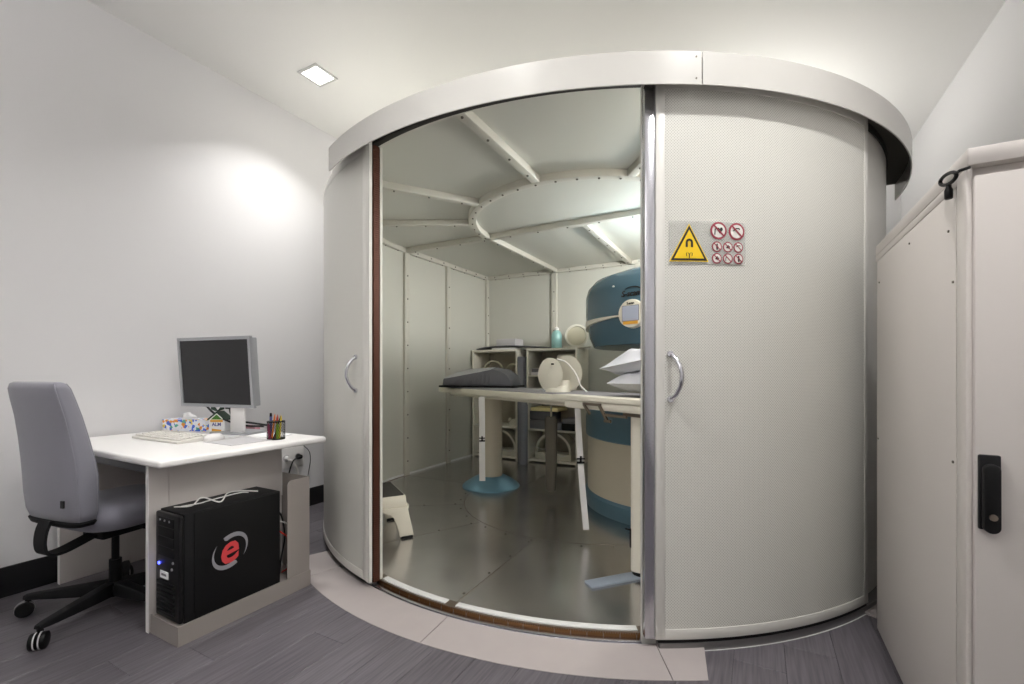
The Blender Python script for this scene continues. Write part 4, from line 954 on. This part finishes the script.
# ------------------------------------------------------------------ shelves
def shelf(name, label, x0, x1, boards):
    y0, y1, z1 = 5.24, YBK - .03, 1.50
    t = thing(name, label, 'shelf', ((x0 + x1) / 2, (y0 + y1) / 2, ZF), 0, 'shelf units by the back wall')
    for a, b in ((x0, x0 + .025), (x1 - .025, x1)): B(a, b, y0, y1, ZF, z1 - .03).build('side_panel', 'shelf', t, bevel=.002)
    B(x0, x1, y0, y1, z1 - .03, z1).build('top_board', 'shelf', t, bevel=.002)
    B(x0 + .025, x1 - .025, y0 + .02, y1, ZF + .02, ZF + .05).build('bottom_board', 'shelf', t)
    for z in boards: B(x0 + .025, x1 - .025, y0 + .005, y1, z, z + .022).build('shelf_board', 'shelf', t, bevel=.002)
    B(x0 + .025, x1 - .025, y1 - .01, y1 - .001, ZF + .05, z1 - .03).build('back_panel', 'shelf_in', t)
    return y0, y1, z1
shelf('shelf_unit', 'cream open shelf unit in the left back corner of the cabin', -3.455, -2.757, [.46, .98])
SY, SY1, SZ = shelf('shelf_unit', 'cream open shelf unit nearer the magnet at the back wall', -2.622, -1.935, [.45, .97, 1.14])
# on top of the shelves
tag(B(-3.13, -2.84, 5.34, 5.58, SZ + .05, SZ + .145).build('storage_box', 'box_white', bevel=.003), 'pale grey carton lying on the dark curved mat on shelf', 'box')
cm = thing('curved_mat', 'dark curved flexible pad lying across both shelf tops', 'pad', (-2.85, 5.4, SZ))
pp = []
cv = [(-3.40, .012), (-3.25, .035), (-3.05, .045), (-2.85, .046), (-2.65, .036), (-2.45, .022), (-2.33, .012)]
sp1 = spline([(a, 0, z) for a, z in cv], 5)
L = []
for q in sp1: L.append([Vector((q.x, 5.26, SZ + q.z - .008)), Vector((q.x, 5.62, SZ + q.z - .008)), Vector((q.x, 5.62, SZ + q.z + .004)), Vector((q.x, 5.26, SZ + q.z + .004))])
MB().loft(L).build('pad_sheet', 'cushion', cm)
tag(B(-3.15, -2.8, 5.25, 5.5, SZ, SZ + .022).build('flat_folder', 'white_plastic', bevel=.002), 'flat white folder under the dark pad on shelf', 'folder')
bp_ = Vector((-2.24, 5.33, SZ))
bt = thing('spray_bottle', 'aqua plastic bottle standing on the shelf top', 'bottle', bp_)
MB().lathe([(.062, 0), (.066, .01), (.066, .17), (.05, .205), (.026, .225)], 24, bp_).build('body', 'bottle_aqua', bt)
MB().lathe([(.026, .225), (.03, .226), (.028, .255), (.012, .265)], 18, bp_).build('cap', 'white_plastic', bt)
rg_ = thing('ring_coil', 'cream round ring shaped coil standing on the shelf top', 'coil', (-1.97, 5.38, SZ))
RC = Vector((-2.0, 5.40, SZ + .15))
rn = Vector((.42, -.9, 0)).normalized(); ra = Vector((-rn.y, rn.x, 0)) * -1
def ringband(c, n, a, R, r2, hw, m, name, par, up_=Vector((0, 0, 1)), n_=36, sq=1.):
    vs, fs = [], []
    for i in range(n_):
        t = 2 * PI * i / n_; d = a * math.cos(t) * sq + up_ * math.sin(t)
        vs += [c + d * R - n * hw, c + d * R + n * hw, c + d * r2 + n * hw, c + d * r2 - n * hw]
    for i in range(n_):
        j = (i + 1) % n_; fs += [(4 * i + k_, 4 * i + (k_ + 1) % 4, 4 * j + (k_ + 1) % 4, 4 * j + k_) for k_ in range(4)]
    return MB().add(vs, fs).build(name, m, par, smooth=50)
ringband(RC, rn, ra, .145, .12, .05, 'coil_white', 'ring', rg_)
MB().lathe([(.02, 0), (.02, .01)], 8, RC - Vector((0, 0, .15))).build('foot_pad', 'coil_white', rg_)
MB().obox((-2.0, 5.40, 0), ra, rn, .17, .10, SZ, SZ + .02).build('base', 'coil_white', rg_, bevel=.006)
MB().cyl(RC + rn * .02, RC + rn * .03, .118, None, 32).build('inner_plate', 'coil_beige', rg_)
# inside shelf A
def flexcoil(name, label, x, y, z, R, hw, rot, sq=1., m='coil_beige'):
    t = thing(name, label, 'coil', (x, y, z)); n = Vector((math.sin(rot), -math.cos(rot), 0)); a = Vector((math.cos(rot), math.sin(rot), 0))
    ringband(Vector((x, y, z + R)), n, a, R, R - .018, hw, m, 'ring', t, sq=sq); return t
flexcoil('loop_coil', 'beige loop coil with dark opening, left in the corner shelf', -3.22, 5.42, 1.002, .18, .05, .35, .8)
flexcoil('loop_coil', 'beige loop coil, right one in the corner shelf', -2.905, 5.46, 1.002, .16, .07, -.1, .75)
hcL = thing('knee_coil', 'small white coil with knobs on middle shelf of corner unit', 'coil', (-2.88, 5.45, .482))
MB().loft([sell(-2.88, 5.45, .09, .1, .482, 20, 3), sell(-2.88, 5.45, .085, .095, .52, 20, 3), sell(-2.88, 5.45, .05, .06, .56, 20, 3)]).build('body', 'coil_white', hcL)
for dx in (-.05, .05): MB().cyl((-2.88 + dx, 5.36, .55), (-2.88 + dx, 5.36, .585), .022, .018, 12).build('knob', 'coil_white', hcL)
def archcoil(label, xc, y, z, hw, hgt, cable=True):
    t = thing('arch_coil', label, 'coil', (xc, y, z)); o, i_ = [], []
    for k_ in range(25):
        a = PI * k_ / 24; o.append((xc + hw * math.cos(a), hgt - hw + hw * math.sin(a) if True else 0)); i_.append((xc + (hw - .028) * math.cos(a), hgt - hw + (hw - .028) * math.sin(a)))
    poly = [(xc + hw, 0)] + o + [(xc - hw, 0)] + [(xc - hw + .028, 0.0)] + i_[::-1] + [(xc + hw - .028, 0)]
    MB().prism([(a, y, z + b) for a, b in poly], (0, .2, 0)).build('arch', 'coil_white', t)
    B(xc - hw + .028, xc + hw - .028, y + .004, y + .196, z, z + .075).build('base', 'coil_white', t)
    if cable: MB().tube(spline([(xc - hw - .01, y - .012, z + .155), (xc - hw + .1, y - .02, z + .13), (xc - .05, y - .02, z + .125), (xc + .12, y - .015, z + .06), (xc + .2, y - .012, z + .075)]), .007, 6).build('cable', 'cable_white', t)
archcoil('white arch coil with cable at the bottom of the shelf near the magnet', -2.28, 5.30, ZF + .05, .245, .34)
archcoil('white arch coil at the bottom of the corner shelf', -3.06, 5.30, ZF + .05, .25, .34)
# inside shelf B
tag(B(-2.58, -2.30, 5.28, 5.6, 1.162, 1.20).build('flat_box', 'box_white', bevel=.003), 'flat pale box, lower left on the upper shelf near magnet', 'box')
tag(B(-2.57, -2.33, 5.28, 5.6, 1.20, 1.245).build('flat_box', 'box_grey', bevel=.003), 'flat grey box on the pale one on the upper shelf', 'box')
tag(B(-2.28, -2.0, 5.30, 5.62, 1.162, 1.34).build('coil_case', 'coil_beige', bevel=.03, seg=3), 'beige rounded case on the upper shelf near the magnet', 'case')
tag(B(-2.22, -1.975, 5.27, 5.6, 1.34, 1.42).build('folded_cloth', 'coil_white', bevel=.03, seg=3), 'folded cream cloth on the rounded case in the shelf', 'cloth')
for (x0, x1, z0, z1, m_, lab) in ((-2.59, -2.27, .472, .585, 'box_grey', 'lower grey box on the middle shelf near the magnet'), (-2.59, -2.27, .59, .70, 'cushion', 'upper dark grey box on the middle shelf near the magnet'),
                                  (-2.15, -1.97, .472, .56, 'black_soft', 'black small box on the middle shelf, lower right'), (-2.23, -2.16, .472, .56, 'cushion_blue', 'narrow blue grey box on the middle shelf'),
                                  (-2.14, -1.98, .56, .62, 'box_grey', 'small grey box on the black one in the shelf')):
    tag(B(x0, x1, 5.27, 5.55, z0, z1).build('storage_box', m_, bevel=.006), lab, 'box', 'boxes on the middle shelf')
tag(B(-2.58, -2.2, 5.27, 5.6, .70, .745).build('foam_sheet', 'foam_yellow', bevel=.006), 'pale yellow foam sheet on the grey boxes in the shelf', 'foam')
# between the shelves
tag(B(-2.735, -2.645, 5.20, 5.60, ZF, 1.40).build('standing_board', 'cushion_blue', bevel=.01), 'tall grey board standing between the two shelf units', 'board')
lb = MB().loft([sell(-2.60, 5.12, .045, .05, ZF, 20, 3), sell(-2.605, 5.13, .048, .05, .5, 20, 3), sell(-2.61, 5.14, .048, .05, .78, 20, 3), sell(-2.61, 5.14, .03, .035, .83, 20, 3)]).build('bolster', 'cushion_blue'); tag(lb, 'blue grey bolster standing on end before the shelf gap', 'cushion')
